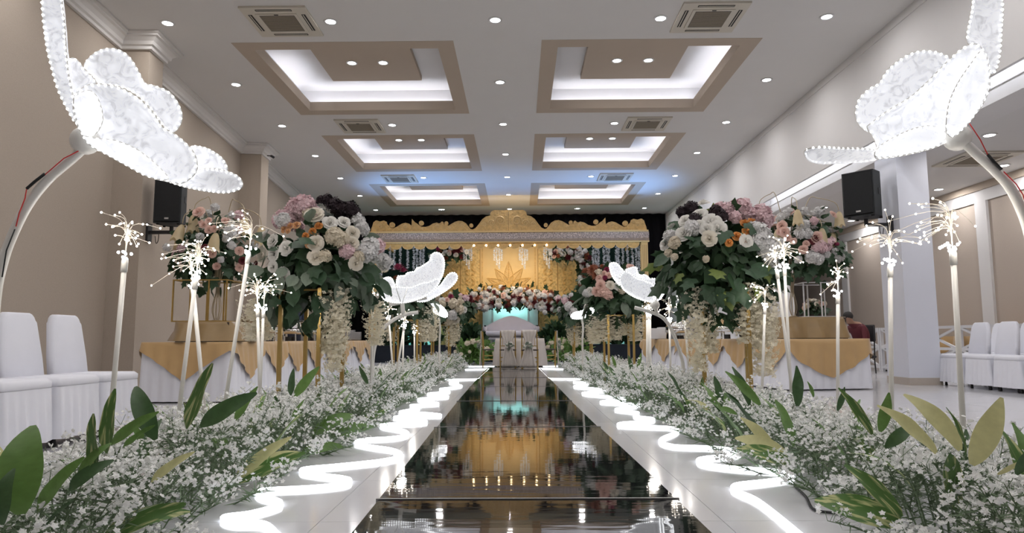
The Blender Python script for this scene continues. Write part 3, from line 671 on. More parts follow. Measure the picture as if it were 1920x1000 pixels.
# ================================================================== FLOWER BEDS
def clump_mb(seed, rx=0.50, ry=0.38, h=0.315, nst=50):
    R = random.Random(seed); st = MB(); bl = MB(); nd = MB()
    for i in range(nst):
        a = i * 2.39996; rad = math.sqrt((i + 0.5) / nst); tx, ty = rx * rad * math.cos(a), ry * rad * math.sin(a)
        hh = h * (1.05 - 0.45 * rad ** 2) * R.uniform(0.75, 1.2)
        if i >= nst - 12: tx *= 1.12; ty *= 1.12; hh *= R.uniform(0.3, 0.65)
        tip = Vector((tx, ty, hh)); mid = Vector((tx * 0.80, ty * 0.80, hh * 0.60)); base = Vector((tx * 0.62, ty * 0.62, 0.0))
        st.tube([base, mid, tip], [0.0035, 0.0028, 0.0015], 3, False)
        nb = R.randint(6, 9)
        for b in range(nb):
            t = 0.66 + 0.34 * (b + 1) / nb; p0 = mid.lerp(tip, max(0, (t - 0.5) * 2)); aa = R.uniform(0, 6.28); ln = R.uniform(0.02, 0.062)
            p1 = p0 + Vector((math.cos(aa) * ln, math.sin(aa) * ln, R.uniform(0.015, 0.05)))
            st.tube([p0, p1], 0.0012, 3, False)
            for q in range(R.randint(3, 6)):
                c = p1 + Vector((R.gauss(0, 0.017), R.gauss(0, 0.017), R.gauss(0.006, 0.012))); n = (Vector((R.uniform(-1, 1), R.uniform(-1, 1), R.uniform(0.1, 1.3)))).normalized()
                s = R.uniform(0.007, 0.0135); tg = n.orthogonal().normalized(); bg = n.cross(tg)
                for lay, (rs, up, off) in enumerate(((1.0, 0.25, 0.0), (0.55, 0.55, 0.4))):
                    vs = [c + n * s * (0.05 + 0.25 * lay)]
                    for k in range(10):
                        an = 2 * PI * k / 10 + off; rr = s * rs * (1.0 if k % 2 else 0.62); vs.append(c + (tg * math.cos(an) + bg * math.sin(an)) * rr + n * s * up * (1 if k % 2 else 0.6))
                    bl.add(vs, [(0, 1 + k, 1 + (k + 1) % 10) for k in range(10)])
        for b in range(40):     # fine needle foliage
            t = R.random(); p0 = base.lerp(mid, t) if R.random() < 0.6 else mid.lerp(tip, t * 0.7); d = Vector((R.uniform(-1, 1), R.uniform(-1, 1), R.uniform(-0.2, 0.9))).normalized(); ln = R.uniform(0.03, 0.08)
            e = d.orthogonal().normalized() * R.uniform(0.002, 0.0055); nd.add([p0 - e, p0 + e, p0 + d * ln + e * 0.3 + Vector((0, 0, -0.01))], [(0, 1, 2)])
    return st, nd, bl
CL = []
for s in range(5):
    st, nd, bl = clump_mb(s + 11)
    CL.append((st.mesh('stems', mt['stem_green']), nd.mesh('needle_foliage', mt['leaf_needle'] if 'leaf_needle' in mt else mt['leaf_dark']), bl.mesh('white_blossoms', mt['blossom'])))
BLADE = {}
for key in ('leaf_green', 'leaf_var', 'leaf_dark', 'leaf_pale', 'leaf_mid'):
    BLADE[key] = [blade_mb(1.0, 0.095, 0.5, 0.35, 0.15).mesh('large_leaf', mt[key], True), blade_mb(1.0, 0.12, 1.2, 0.25, 0.1).mesh('large_leaf', mt[key], True), blade_mb(1.0, 0.10, 0.15, 0.45, 0.2).mesh('large_leaf', mt[key], True)]
def blade_quat(d, face):
    d = Vector(d).normalized(); f = Vector(face); z = f - d * f.dot(d); z = z.normalized() if z.length > 1e-3 else d.orthogonal().normalized(); x = d.cross(z)
    return Matrix((x, d, z)).transposed().to_quaternion()
CLUMPS = {-1: [], 1: []}
random.seed(21)
for side in (-1, 1):
    ysl = []; y = 2.0
    while y < 16.6: ysl.append(y); y += 0.60
    for i, y in enumerate(ysl):
        x = ac(y) + side * (1.60 + rnd(-0.05, 0.05)); sdw = SIDES[0 if side < 0 else 1]
        t = thing('flower_clump', (x, y, 0), 'white-blossomed clump with broad leaves, %s from the front in the %s bed' % (ORD[i], sdw), 'flower clump', 'clumps of the %s flower bed' % sdw, rz=rnd(-0.5, 0.5) + (PI if i % 2 else 0))
        k = (i * 2 + (side > 0)) % 5; s = (1.0 + rnd(-0.05, 0.1), 1.0 + rnd(-0.05, 0.1), rnd(0.92, 1.12))
        inst('stems', CL[k][0], t, (0, 0, 0), None, s)['kind'] = 'stuff'; inst('needle_foliage', CL[k][1], t, (0, 0, 0), None, s)['kind'] = 'stuff'; inst('white_blossoms', CL[k][2], t, (0, 0, 0), None, s)['kind'] = 'stuff'
        CLUMPS[side].append(t)
        for q in range(7 if y > 3.2 else 3):
            a = rnd(0, 6.28); key = random.choice(['leaf_green', 'leaf_green', 'leaf_var', 'leaf_mid', 'leaf_mid', 'leaf_var'] + (['leaf_pale'] if i % 4 == 1 else []))
            d = Vector((math.cos(a) * 0.55, math.sin(a) * 0.55, rnd(0.9, 1.6))); r0 = rnd(0.12, 0.42)
            inst('large_leaf', random.choice(BLADE[key]), t, (math.cos(a) * r0, math.sin(a) * r0 * 0.8, rnd(0.10, 0.17)), blade_quat(d, Vector((math.cos(a), math.sin(a), -0.2)) * -1 + Vector((0, 0, 0.4))), rnd(0.22, 0.34))
# leaves that can be picked out one by one in the photograph: base px, tip px, distance, width factor, material, mesh variant
TL = [(-1, (40, 965), (-5, 812), 2.25, 'leaf_green', 1, 1.5), (-1, (70, 960), (125, 862), 2.35, 'leaf_green', 0, 1.0), (-1, (5, 985), (-30, 905), 2.2, 'leaf_dark', 1, 1.2),
      (-1, (180, 885), (168, 782), 2.75, 'leaf_var', 2, 1.0), (-1, (200, 850), (197, 738), 2.85, 'leaf_var', 0, 1.0), (-1, (292, 825), (217, 731), 3.05, 'leaf_dark', 1, 0.9), (-1, (208, 835), (274, 771), 2.95, 'leaf_green', 0, 0.9), (-1, (230, 840), (283, 798), 2.9, 'leaf_green', 2, 0.6),
      (-1, (350, 805), (390, 686), 3.35, 'leaf_var', 2, 0.9), (-1, (375, 800), (463, 735), 3.4, 'leaf_dark', 0, 1.2), (-1, (440, 790), (478, 728), 3.7, 'leaf_green', 2, 0.8), (-1, (283, 905), (344, 847), 2.75, 'leaf_pale', 0, 0.8), (-1, (130, 920), (178, 893), 2.5, 'leaf_dark', 1, 1.0),
      (-1, (195, 1005), (320, 942), 2.25, 'leaf_var', 0, 1.0), (-1, (225, 990), (318, 1000), 2.2, 'leaf_var', 1, 0.8), (-1, (440, 900), (527, 818), 2.95, 'leaf_pale', 0, 0.8), (-1, (445, 905), (553, 842), 2.95, 'leaf_var', 0, 1.0), (-1, (460, 895), (545, 880), 2.9, 'leaf_pale', 1, 1.0), (-1, (150, 895), (172, 850), 2.6, 'leaf_green', 1, 0.9),
      (-1, (552, 745), (590, 690), 4.9, 'leaf_green', 0, 1.1), (-1, (545, 742), (549, 694), 5.0, 'leaf_dark', 2, 1.0), (-1, (620, 820), (690, 825), 4.2, 'leaf_green', 1, 1.0), (-1, (675, 795), (722, 768), 4.8, 'leaf_var', 0, 1.0), (-1, (585, 815), (655, 798), 4.3, 'leaf_green', 1, 1.1), (-1, (690, 720), (673, 688), 6.0, 'leaf_dark', 0, 1.0), (-1, (565, 850), (630, 858), 3.7, 'leaf_green', 1, 0.9),
      (1, (1495, 762), (1496, 690), 4.3, 'leaf_dark', 2, 1.1), (1, (1525, 745), (1521, 720), 4.2, 'leaf_green', 0, 0.9), (1, (1570, 770), (1586, 732), 3.9, 'leaf_dark', 0, 1.0), (1, (1635, 815), (1590, 732), 3.4, 'leaf_var', 0, 0.8), (1, (1650, 810), (1670, 743), 3.3, 'leaf_green', 0, 1.2), (1, (1755, 850), (1676, 755), 2.9, 'leaf_pale', 0, 1.0), (1, (1800, 845), (1733, 760), 2.75, 'leaf_pale', 1, 0.9),
      (1, (1810, 850), (1798, 770), 2.7, 'leaf_var', 0, 0.5), (1, (1822, 872), (1885, 750), 2.65, 'leaf_pale', 0, 1.3), (1, (1660, 840), (1730, 815), 2.9, 'leaf_dark', 1, 1.0), (1, (1690, 970), (1612, 872), 2.5, 'leaf_var', 0, 1.1), (1, (1690, 985), (1565, 990), 2.3, 'leaf_var', 1, 1.1), (1, (1870, 890), (1915, 868), 2.5, 'leaf_pale', 0, 0.7), (1, (1905, 890), (1935, 845), 2.5, 'leaf_dark', 0, 1.2),
      (1, (1450, 840), (1402, 783), 3.6, 'leaf_pale', 0, 1.1), (1, (1475, 855), (1395, 846), 3.4, 'leaf_pale', 1, 1.0), (1, (1480, 868), (1400, 872), 3.3, 'leaf_var', 1, 1.0), (1, (1405, 760), (1385, 690), 5.0, 'leaf_dark', 0, 1.0), (1, (1425, 760), (1372, 697), 4.9, 'leaf_green', 0, 0.9), (1, (1350, 765), (1375, 785), 4.9, 'leaf_green', 1, 1.0), (1, (1300, 770), (1285, 745), 5.4, 'leaf_var', 0, 1.0), (1, (1155, 690), (1148, 668), 9.5, 'leaf_green', 0, 1.0), (1, (1185, 700), (1180, 668), 8.5, 'leaf_dark', 0, 1.0), (1, (1195, 690), (1203, 664), 8.5, 'leaf_green', 0, 1.0)]
for side, b, tp, Y, key, var, wf in TL:
    if Y < 6: Y = max(1.62, 1.27 * FPX / abs(0.5 * (b[0] + tp[0]) - 974))
    p0 = at(*b, Y); p1 = at(*tp, Y - 0.05); d = p1 - p0
    if p0.z < 0.02: p0.z = 0.02
    cl_ = min(CLUMPS[side], key=lambda c: abs(c.location.y - Y)); rz = cl_.rotation_euler.z
    inv = Matrix.Rotation(-rz, 3, 'Z')
    face = Vector((rnd(-0.3, 0.3), -1, 0.5)); L = d.length * (1.03 if var != 1 else 1.15)
    if var == 1: d = d + Vector((0, 0, d.length * 0.5))
    if key == 'leaf_dark': key = 'leaf_mid'
    inst('large_leaf', BLADE[key][var], cl_, inv @ (p0 - cl_.location), blade_quat(inv @ d, inv @ face), (L * wf * 1.3, L, L))
# ================================================================== STAGE
YP = 22.0
def SX(px, Y=YP): return at(px, 540, Y).x
def SZ(py, Y=YP): return at(954, py, Y).z
STZ = 0.53
t = thing('stage_platform', (-0.25, 23.5, 0), 'low black stage platform under the gold backdrop', 'stage')
MB().box((-6.3, -1.9, 0), (5.8, 1.95, STZ - 0.02)).build('skirt', mt['stage_black'], t)
MB().box((-6.3, -1.92, STZ - 0.02), (5.8, 1.95, STZ)).build('deck', mt['stage_black'], t)
# gold canopy: crest, bands, scallops, posts, lamps
CXP = 954.0
can = thing('gold_canopy', (SX(CXP), YP, STZ), 'carved gold canopy with scroll crest and scalloped edge over the stage', 'canopy')
O = (SX(CXP), YP, STZ)
half = [(0, 82), (130, 80), (160, 100), (168, 135), (210, 145), (250, 175), (290, 230), (320, 265), (350, 280), (372, 275), (386, 258), (420, 215), (460, 192), (500, 188), (540, 200), (575, 220), (605, 238), (648, 225), (680, 205), (705, 214), (730, 205), (770, 215), (810, 240), (850, 250), (890, 247), (915, 232), (935, 215), (960, 200), (992, 165), (996, 236), (1020, 215), (1060, 205), (1100, 215), (1150, 245), (1185, 262), (1215, 258), (1232, 236), (1255, 215), (1262, 192), (1300, 183), (1330, 190), (1362, 180), (1398, 196), (1411, 240), (1420, 262), (1426, 300)]
curls = [(365, 238, 21), (628, 214, 21), (672, 212, 16), (892, 210, 26), (1200, 227, 29), (1290, 205, 24), (1365, 205, 26)]
for sg in (-1, 1):
    xs = lambda u: sg * (u / 5.557 - (CXP - 960) * 1.0) * YP / FPX if False else sg * (u / 5.557 + 5.0) * YP / FPX
    zs = lambda v: SZ(380 + v / 5.557) - STZ
    poly = [(0.004 * sg, zs(300)), (0.004 * sg, zs(82))] + [(xs(u), zs(v)) for u, v in half]
    if sg < 0: poly = poly[::-1]
    m = MB().prism(poly[::-1], -0.03, 0.03)
    for u, v, r in curls:
        n = 16; rr = r / 5.557 * YP / FPX; c = (xs(u), zs(v))
        m.prism([(c[0] + rr * math.cos(2 * PI * k / n), c[1] + rr * math.sin(2 * PI * k / n)) for k in range(n)][::-1], -0.045, 0.032)
    cr = m.build('crest_board', mt['gold_crest'], can)
    # raised scroll work on the crest
    for (u, v, r) in [(60, 190, 55), (150, 215, 38), (460, 240, 26), (720, 245, 20), (1060, 245, 22), (1330, 240, 28), (590, 262, 15), (880, 272, 12), (230, 230, 26)]:
        pts = []
        for k in range(26):
            a = k * 0.42; rr = r * (1 - k / 30) / 5.557 * YP / FPX; pts.append((xs(u) + sg * rr * math.cos(a), -0.036, zs(v) + rr * math.sin(a)))
        MB().tube(pts, 0.012, 5).build('scroll', mt['gold_plain'], cr)
w = (1220 - 690) / 2 * YP / FPX
bx = lambda z0, z1, y0, y1, ww=w: MB().box((-ww, y0, SZ(z1) - STZ), (ww, y1, SZ(z0) - STZ))
bx(433.6, 436.6, -0.10, 0.05, w * 0.995).build('top_rail', mt['gold_plain'], can)
bx(436.6, 448.5, -0.06, 0.05).build('filigree_band', mt['silver_band'], can)
bx(448.5, 453.5, -0.07, 0.05).build('lower_band', mt['silver_base'], can)
nt_ = 48
tooth = MB().box((-0.035, -0.085, 0), (0.035, -0.07, SZ(448.8) - SZ(453.2))).mesh('dentil', mt['silver_base'])
for k in range(nt_): inst('dentil', tooth, can, (-w + (k + 0.5) * 2 * w / nt_, 0, SZ(453.2) - STZ))
bx(453.5, 455.5, -0.09, 0.05).build('bottom_rail', mt['gold_plain'], can)
pit = 22.42 * YP / FPX; zt = SZ(455.5) - STZ; zm = SZ(456.2) - STZ; hs = SZ(456.2) - SZ(467)
sp = [(pit * 0.5, zt), (pit * 0.5, zm)] + [(pit * 0.49 * math.cos(a), zm - hs * math.sin(a) ** 0.8) for a in [PI * k / 12 for k in range(1, 12)]] + [(-pit * 0.5, zm), (-pit * 0.5, zt)]
scal = MB().prism(sp, -0.03, 0.02).mesh('scallop', mt['gold_crest'])
rim_me = MB().tube([(x, -0.03, z) for x, z in sp[1:-1]], 0.012, 4).mesh('scallop_rim', mt['gold_plain'])
for k in range(22):
    x = (k - 10.5) * pit; o = inst('scallop', scal, can, (x, 0, 0)); inst('scallop_rim', rim_me, o)
for sg in (-1, 1):
    m = MB(); x0, x1 = sg * (1205 - 955) * YP / FPX, sg * (1217.5 - 955) * YP / FPX
    a, b = min(x0, x1), max(x0, x1)
    p_ = MB().box((a, -0.03, 0), (b, 0.18, zt)).build('post', mt['gold_plain'], can)
    for k in range(3): MB().box((a + (b - a) * (0.2 + 0.25 * k), -0.036, 0.05), (a + (b - a) * (0.28 + 0.25 * k), -0.03, zt - 0.1)).build('groove', mt['gold_dark'], p_)
for sg in (-1, 1):   # side beams back to the backdrop carry the canopy
    MB().box((sg * 4.2 - 0.06, 0.05, zt), (sg * 4.2 + 0.06, 2.3, zt + 0.1)).build('beam', mt['gold_dark'], can)
for k, px in enumerate((888.7, 911.8, 934.2, 957, 980.3, 1003.2, 1025.7)):
    x = SX(px) - O[0]; z = SZ(460.5) - STZ
    o = MB().lathe([(0.02, 0.10), (0.035, 0.04), (0.05, 0.0), (0.04, -0.01)], 10, (x, 0.06, z + 0.03)).build('spot_lamp', mt['gold_dark'], can, True)
    MB().ball((x, -0.01, z), 0.04, 8, 5).build('bulb', mt['warm_bulb'], o, True)
    lamp_spot('canopy_lamp', (O[0] + x, YP + 0.14, STZ + z - 0.08), (O[0] + x, YP + 2.3, STZ + 2.1), 34, (1.0, 0.80, 0.52), 1.5, 1.0, 0.03)
    lamp_area('canopy_glow_lamp', (O[0] + x, YP + 0.10, STZ + z - 0.075), 0.05, 3.0, (1.0, 0.75, 0.42), (PI, 0, 0))
# backdrop panels
YB = 24.4
bd = thing('gold_backdrop', (SX(954, YB), YB, STZ), 'carved gold backdrop panels behind the sofa', 'backdrop')
OB = SX(954, YB); ztop = SZ(463, YB) - STZ
edges = [789, 826, 863, 900, 1009, 1046, 1083, 1120]
for k, (a, b) in enumerate(zip(edges[:-1], edges[1:])):
    x0, x1 = SX(a, YB) - OB, SX(b, YB) - OB
    if k in (0, 6): continue
    o = MB().box((x0 + 0.012, 0, 0), (x1 - 0.012, 0.06, ztop)).build('center_panel' if k == 3 else 'carved_panel', mt['gold_plain'] if k == 3 else mt['gold_panel'], bd)
    if k == 3:
        for sx in (-1, 1): MB().box((sx * (x1 - 0.10) - 0.025, -0.03, 0), (sx * (x1 - 0.10) + 0.025, 0, ztop)).build('moulding', mt['gold_crest'], o)
    else:   # carved leaf rosettes, raised
        cxp = (x0 + x1) / 2; hw = (x1 - x0) / 2
        for r_ in range(9):
            zc = 0.25 + r_ * 0.36
            for s_ in range(4):
                a0 = PI / 4 + s_ * PI / 2; d = Vector((math.cos(a0), 0, math.sin(a0)))
                m = MB(); e = Vector((-d.z, 0, d.x)); c0 = Vector((cxp, -0.004, zc)) + d * 0.03
                m.add([c0, c0 + d * 0.12 + e * 0.06, c0 + d * 0.23, c0 + d * 0.12 - e * 0.06, c0 + d * 0.11 + Vector((0, -0.03, 0))], [(0, 4, 1), (1, 4, 2), (2, 4, 3), (3, 4, 0)])
                m.build('carved_leaf', mt['gold_crest'], o)
MB().box((SX(826, YB) - OB, 0.02, 0), (SX(1083, YB) - OB, 0.10, ztop)).build('backing', mt['gold_dark'], bd)
# leaf relief on the centre panel
def relief_leaf(c, ang, L, W):
    m = MB(); d = Vector((math.sin(ang), 0, math.cos(ang))); e = Vector((d.z, 0, -d.x)); c = Vector(c); out = []
    for k in range(15):
        v = k / 14; out.append((v, W * math.sin(PI * v ** 0.8) * (1 - 0.15 * v)))
    for sg in (-1, 1): m.tube([c + d * L * v + e * w_ * sg for v, w_ in out], 0.018, 5)
    m.tube([c, c + d * L * 0.96], 0.014, 5)
    for k in range(2, 12):
        v = k / 14; w_ = out[k][1] * 0.85
        for sg in (-1, 1): m.tube([c + d * L * (v - 0.05), c + d * L * (v + 0.05) + e * w_ * sg], 0.010, 4)
    return m
for ang, L, W in ((0, 0.95, 0.17), (0.62, 0.85, 0.17), (-0.62, 0.85, 0.17), (1.15, 0.85, 0.15), (-1.15, 0.85, 0.15), (1.5, 0.95, 0.10), (-1.5, 0.95, 0.10)):
    relief_leaf((0, -0.012, SZ(540, YB) - STZ), ang, L, W).build('relief_leaf', mt['gold_crest'], bd)
# dark green cloth behind the garlands, lit skirting
for n, (a, b) in enumerate(((700, 828), (1081, 1206))):
    x0, x1 = SX(a, 24.6), SX(b, 24.6)
    m = MB(); m.grid(lambda u, v: (x0 + (x1 - x0) * u, 24.62 + 0.03 * math.sin(u * 60), STZ + v * (SZ(455, 24.6) - STZ)), 60, 1)
    tag(m.build('green_drape', mt['green_drape'], None, True), 'dark green drape %s of the gold backdrop' % SIDES[n], 'drape', 'stage drapes')
    for q, px in enumerate(((742, 765, 800) if n == 0 else (1095, 1130, 1160))):
        o = thing('teal_uplight', (SX(px, 24.0), 24.0, STZ), 'small teal uplight on the stage floor %s of the sofa, %s from the left' % (SIDES[n], ORD[q]), 'uplight', 'teal stage uplights')
        MB().lathe([(0.05, 0), (0.055, 0.07), (0.045, 0.075)], 10).build('housing', mt['metal_black'], o); MB().lathe([(0.04, 0.076), (0.04, 0.082)], 10).build('lens', mt['teal'], o)
        lamp_area('teal_lamp', (0, 0.0, 0.10), 0.08, 2.2, (0.08, 0.85, 0.75), (PI * 0.83, 0, 0), parent=o)
    x0, x1 = SX(720 if n == 0 else 1080, 24.4), SX(822 if n == 0 else 1190, 24.4)
    tag(MB().box((x0, 24.40, STZ), (x1, 24.44, STZ + 0.30)).build('low_white_board', mt['wall_white']), 'low white board lit teal on the stage %s of the sofa' % SIDES[n], 'board', 'low stage boards')
# hanging garlands
GAR = []
def garland_mb(L, seed):
    R = random.Random(seed); m = MB(); m.tube([(0, 0, 0), (0, 0, -L)], 0.006, 4)
    for i in range(int(L * 75)):
        a = R.uniform(0, 6.28); rr = R.uniform(0.01, 0.05); n = Vector((math.cos(a), math.sin(a), R.uniform(-.5, .5))).normalized(); floret(m, Vector((rr * math.cos(a), rr * math.sin(a), -R.uniform(0, L))), n, R.uniform(0.025, 0.04), R, 3)
    return m
GM = [garland_mb(1.0, s).mesh('garland_blossoms', mt['garland']) for s in (1, 2, 3)]
lg = [(107, 120), (125, 140), (150, 125), (168, 250), (190, 230), (212, 150), (280, 155), (325, 165), (385, 165), (465, 150), (530, 160), (565, 140), (600, 150), (630, 135)]
rg = [(850, 170), (880, 165), (905, 150), (965, 130), (995, 155), (1018, 130), (1095, 130), (1118, 160), (1160, 140), (1212, 175), (1262, 180), (1305, 240), (1330, 260), (1355, 150)]
for n, (lst, x0) in enumerate(((lg, 680), (rg, 960))):
    for i, (u, v) in enumerate(lst):
        px = x0 + u / 5.557; L = v / 5.557 * 22.6 / FPX + 0.22; p = Vector((SX(px, 22.6), 22.6, SZ(463, 22.6)))
        o = thing('hanging_garland', p, 'white blossom garland, %s from the left %s the gold backdrop' % (ORD[i], 'to the left of' if n == 0 else 'to the right of'), 'garland', 'white garlands %s of the backdrop' % SIDES[n])
        g = inst('garland_blossoms', GM[i % 3], o, (0, 0, 0), (0, 0, i), (1, 1, L)); g['kind'] = 'stuff'
        MB().tube([(0, 0, 0), (0, 0, 0.10)], 0.006, 4).build('string', mt['garland'], o)
for n, px in enumerate((877, 934, 982, 1028)):
    p = Vector((SX(px, 23.5), 23.5, SZ(464, 23.5)))
    o = thing('blossom_tassel', p, 'cluster of white hanging blossom strings under the lit scallops, %s from the left' % ORD[n], 'tassel', 'lit blossom tassels')
    for k in range(4): inst('blossom_string', GM[k % 3], o, (-0.13 + 0.085 * k, 0.02 * (k % 2), 0), (0, 0, k), (0.8, 0.8, 0.45 + 0.16 * (k % 3)))
# floral runs on the stage
def floral_run(name, pts, Y, rad, n, palette, label, size=(0.09, 0.16), nleaf=40, cat='floral garland', tips=None, leafsize=(0.16, 0.28), leafmix=('dark', 'spear', 'ivy')):
    q = [at(x, y, Y) for x, y in pts]; C = q[len(q) // 2]; t = thing(name, C, label, cat)
    sp_ = spline(q, 8); m = MB()
    fo = MB()
    for k in range(len(sp_)):
        f_ = foliage_mb((rad * 0.9, rad * 0.7, rad * 0.9), 26, 0.10, 0.2, k + n, (0.2, 1.0)); f_.shift(sp_[k] - C); fo.add(f_.v, f_.f)
    fo.build('foliage', mt['leaf_dark'], t, True, kind='stuff')
    for i in range(n):
        b = sp_[int(len(sp_) * (i + 0.5) / n)]; a = i * 2.39996; rr = rad * math.sqrt(random.random())
        off = Vector((rr * math.cos(a), -rad * 0.55 - 0.1 * random.random(), rr * math.sin(a))); kd = random.choice(palette)
        inst(FNAME[kd.split(':')[0]], flower(kd), t, b - C + off, qz((off.x, -rad, off.z * 0.8)), rnd(*size))
    for i in range(nleaf):
        b = random.choice(sp_); a = i * 2.39996; d = Vector((math.cos(a), -0.5, math.sin(a) + (0.3 if i % 2 else 0)))
        inst('leaf', random.choice(LEAF[random.choice(leafmix)]), t, b - C + d * rad * 0.85, leaf_rot(d, 0.15), rnd(*leafsize))
    return t
random.seed(5)
PAL = ['hyd:hyd_white', 'hyd:hyd_white', 'rose:rose_white', 'rose:hyd_white', 'dah:burgundy', 'rose:rose_blush', 'hyd:hyd_white', 'dah:rust', 'hyd:hyd_white', 'hyd:hyd_white', 'dah:hyd_white', 'dah:burgundy', 'rose:rose_blush']
floral_run('floral_arch', [(880, 575), (894, 563), (920, 560), (955, 558), (990, 560), (1018, 563), (1034, 573)], 23.6, 0.36, 170, PAL, 'arch of white and burgundy flowers above the white sofa', (0.06, 0.12), 90)
floral_run('floral_garland', [(1036, 476), (1060, 474), (1085, 478), (1096, 492), (1096, 520), (1094, 545), (1092, 575), (1092, 600)], 23.7, 0.24, 72, ['hyd:hyd_white', 'dah:rust', 'rose:rose_blush', 'rose:rose_white', 'hyd:hyd_white', 'dah:burgundy', 'hyd:hyd_white'], 'dark leafy flower garland framing the upper right of the gold backdrop', (0.06, 0.11), 90)
floral_run('floral_garland', [(868, 474), (850, 472), (832, 475), (819, 492), (816, 530), (818, 560), (820, 600)], 23.7, 0.24, 66, ['hyd:hyd_white', 'dah:rust', 'rose:rose_blush', 'rose:rose_white', 'dah:burgundy', 'dah:magenta', 'hyd:hyd_white'], 'dark leafy flower garland framing the upper left of the gold backdrop', (0.06, 0.11), 90)
def urn_plant(px, py_top, label, pal):
    x = SX(px, 23.2); t = thing('urn_arrangement', (x, 23.2, STZ), label, 'flower urn')
    zt_ = SZ(585, 23.2) - STZ
    MB().lathe([(0.14, 0), (0.15, 0.03), (0.05, 0.08), (0.04, zt_ - 0.28), (0.10, zt_ - 0.2), (0.16, zt_), (0.15, zt_ + 0.01)], 14).build('urn', mt['steel'], t, True)
    fo = foliage_mb((0.45, 0.4, 0.38), 240, 0.16, 0.3, int(px), (0.3, 1.0), 0.5); fo.shift((0, 0, zt_ + 0.2)); fo.build('foliage', mt['leaf_dark'], t, True, kind='stuff')
    for i in range(16):
        a = i * 2.4; z = rnd(0, 0.95); r = math.sqrt(1 - z * z); d = Vector((r * math.cos(a), r * math.sin(a), z)); kd = random.choice(pal)
        inst(FNAME[kd.split(':')[0]], flower(kd), t, (d.x * 0.36, d.y * 0.36, zt_ + 0.2 + d.z * 0.36), qz(d), rnd(0.08, 0.13))
urn_plant(868, 560, 'silver urn of burgundy and pink flowers left of the sofa', ['dah:burgundy', 'hyd:pink', 'dah:burgundy'])
urn_plant(1064, 560, 'silver urn of burgundy and pink flowers right of the sofa', ['dah:burgundy', 'hyd:pink', 'rose:rose_white'])
def bush(px, Y, z0, R3, label, mat_, name='green_bush', fl=None, ls=(0.15, 0.3), n=260):
    t = thing(name, (SX(px, Y), Y, z0), label, 'bush')
    f = foliage_mb(R3, n, ls[0], ls[1], int(px * 3), (0.2, 1.0), -0.2, -0.4); f.shift((0, 0, R3[2] * 0.45)); f.build('foliage', mat_, t, True, kind='stuff')
    MB().tube([(0, 0, 0), (0, 0, R3[2] * 0.6)], 0.03, 6).build('stem', mt['stem_green'], t)
    for i in range(fl[1] if fl else 0):
        a = i * 2.4; z = rnd(0, 0.95); r = math.sqrt(1 - z * z); d = Vector((r * math.cos(a), r * math.sin(a), z))
        inst(FNAME[fl[0].split(':')[0]], flower(fl[0]), t, (d.x * R3[0], d.y * R3[1], R3[2] * 0.45 + d.z * R3[2]), qz(d), rnd(0.05, 0.09))
    return t
for px, lab in ((880, 'dark green bush at the left end of the sofa'), (1040, 'dark green bush at the right end of the sofa'), (735, 'dark green bush at the far left of the stage floor'), (1170, 'dark green bush at the far right of the stage floor'), (800, 'dark green bush below the left drape'), (1105, 'dark green bush below the right drape')):
    bush(px, 22.45, STZ, (0.45, 0.35, 0.45), lab, mt['leaf_dark'])
for n, (px, w_) in enumerate(((880, 0.45), (905, 0.4), (1048, 0.4), (1075, 0.5))):
    bush(px, 20.4 - 0.9 * (n in (0, 3)), 0, (w_, 0.35, 0.5), 'floor bush of pale small flowers in front of the stage, %s from the left' % ORD[n], mt['leaf_green'], 'flowering_bush', ('hyd:hyd_cream', 16), (0.10, 0.2))
t = thing('white_niche', (SX(957, 24.25), 24.25, STZ), 'white niche board behind the sofa', 'board')
MB().box((SX(905, 24.25) - SX(957, 24.25), 0, 0), (SX(1008, 24.25) - SX(957, 24.25), 0.05, SZ(572, 24.25) - STZ)).build('board', mt['wall_white'], t)
for sx in (-1, 1): MB().box((sx * 0.62 - 0.02, -0.04, 0), (sx * 0.62 + 0.02, 0, SZ(575, 24.25) - STZ)).build('batten', mt['badge'], t)
lamp_area('niche_teal_lamp', (SX(957, 23.9), 24.0, SZ(578, 24)), 1.2, 4, (0.35, 0.95, 0.9), (0.5, 0, 0), 'RECTANGLE', 0.1)
# sofa
ys_ = 23.3; k = ys_ / FPX; SO = thing('white_sofa', (SX(958, ys_), ys_, STZ), 'white tufted sofa with a peaked back on the stage', 'sofa')
pk = SZ(592, ys_) - STZ; sh = SZ(615, ys_) - STZ; hw = 51 * k * 1.02; se = 0.42
prof_ = [(-hw, se - 0.05), (hw, se - 0.05), (hw, sh)] + [(hw * (1 - u) , sh + (pk - sh) * (1 - (1 - u) ** 1.5) * 1.0) for u in (0.15, 0.3, 0.5, 0.75, 0.92, 1.0)] + [(-hw * (1 - u), sh + (pk - sh) * (1 - (1 - u) ** 1.5)) for u in (0.92, 0.75, 0.5, 0.3, 0.15)] + [(-hw, sh)]
MB().prism(prof_[::-1], 0.22, 0.36).build('backrest', mt['sofa'], SO)
MB().cbox((0, -0.08, se - 0.06), (2 * hw * 0.94, 0.66, 0.20), 0.05).build('seat_cushion', mt['sofa'], SO, True)
MB().cbox((0, -0.02, se - 0.20), (2 * hw * 0.98, 0.64, 0.12), 0.02).build('seat_rail', mt['sofa'], SO)
for sx in (-1, 1):
    MB().cbox((sx * (hw - 0.07), -0.05, se + 0.10), (0.16, 0.62, 0.26), 0.06).build('armrest', mt['sofa'], SO, True)
    for yy in (-0.28, 0.25): MB().lathe([(0.025, 0), (0.045, se - 0.25)], 8, (sx * (hw - 0.12), yy, 0)).build('leg', mt['dark_wood'], SO)
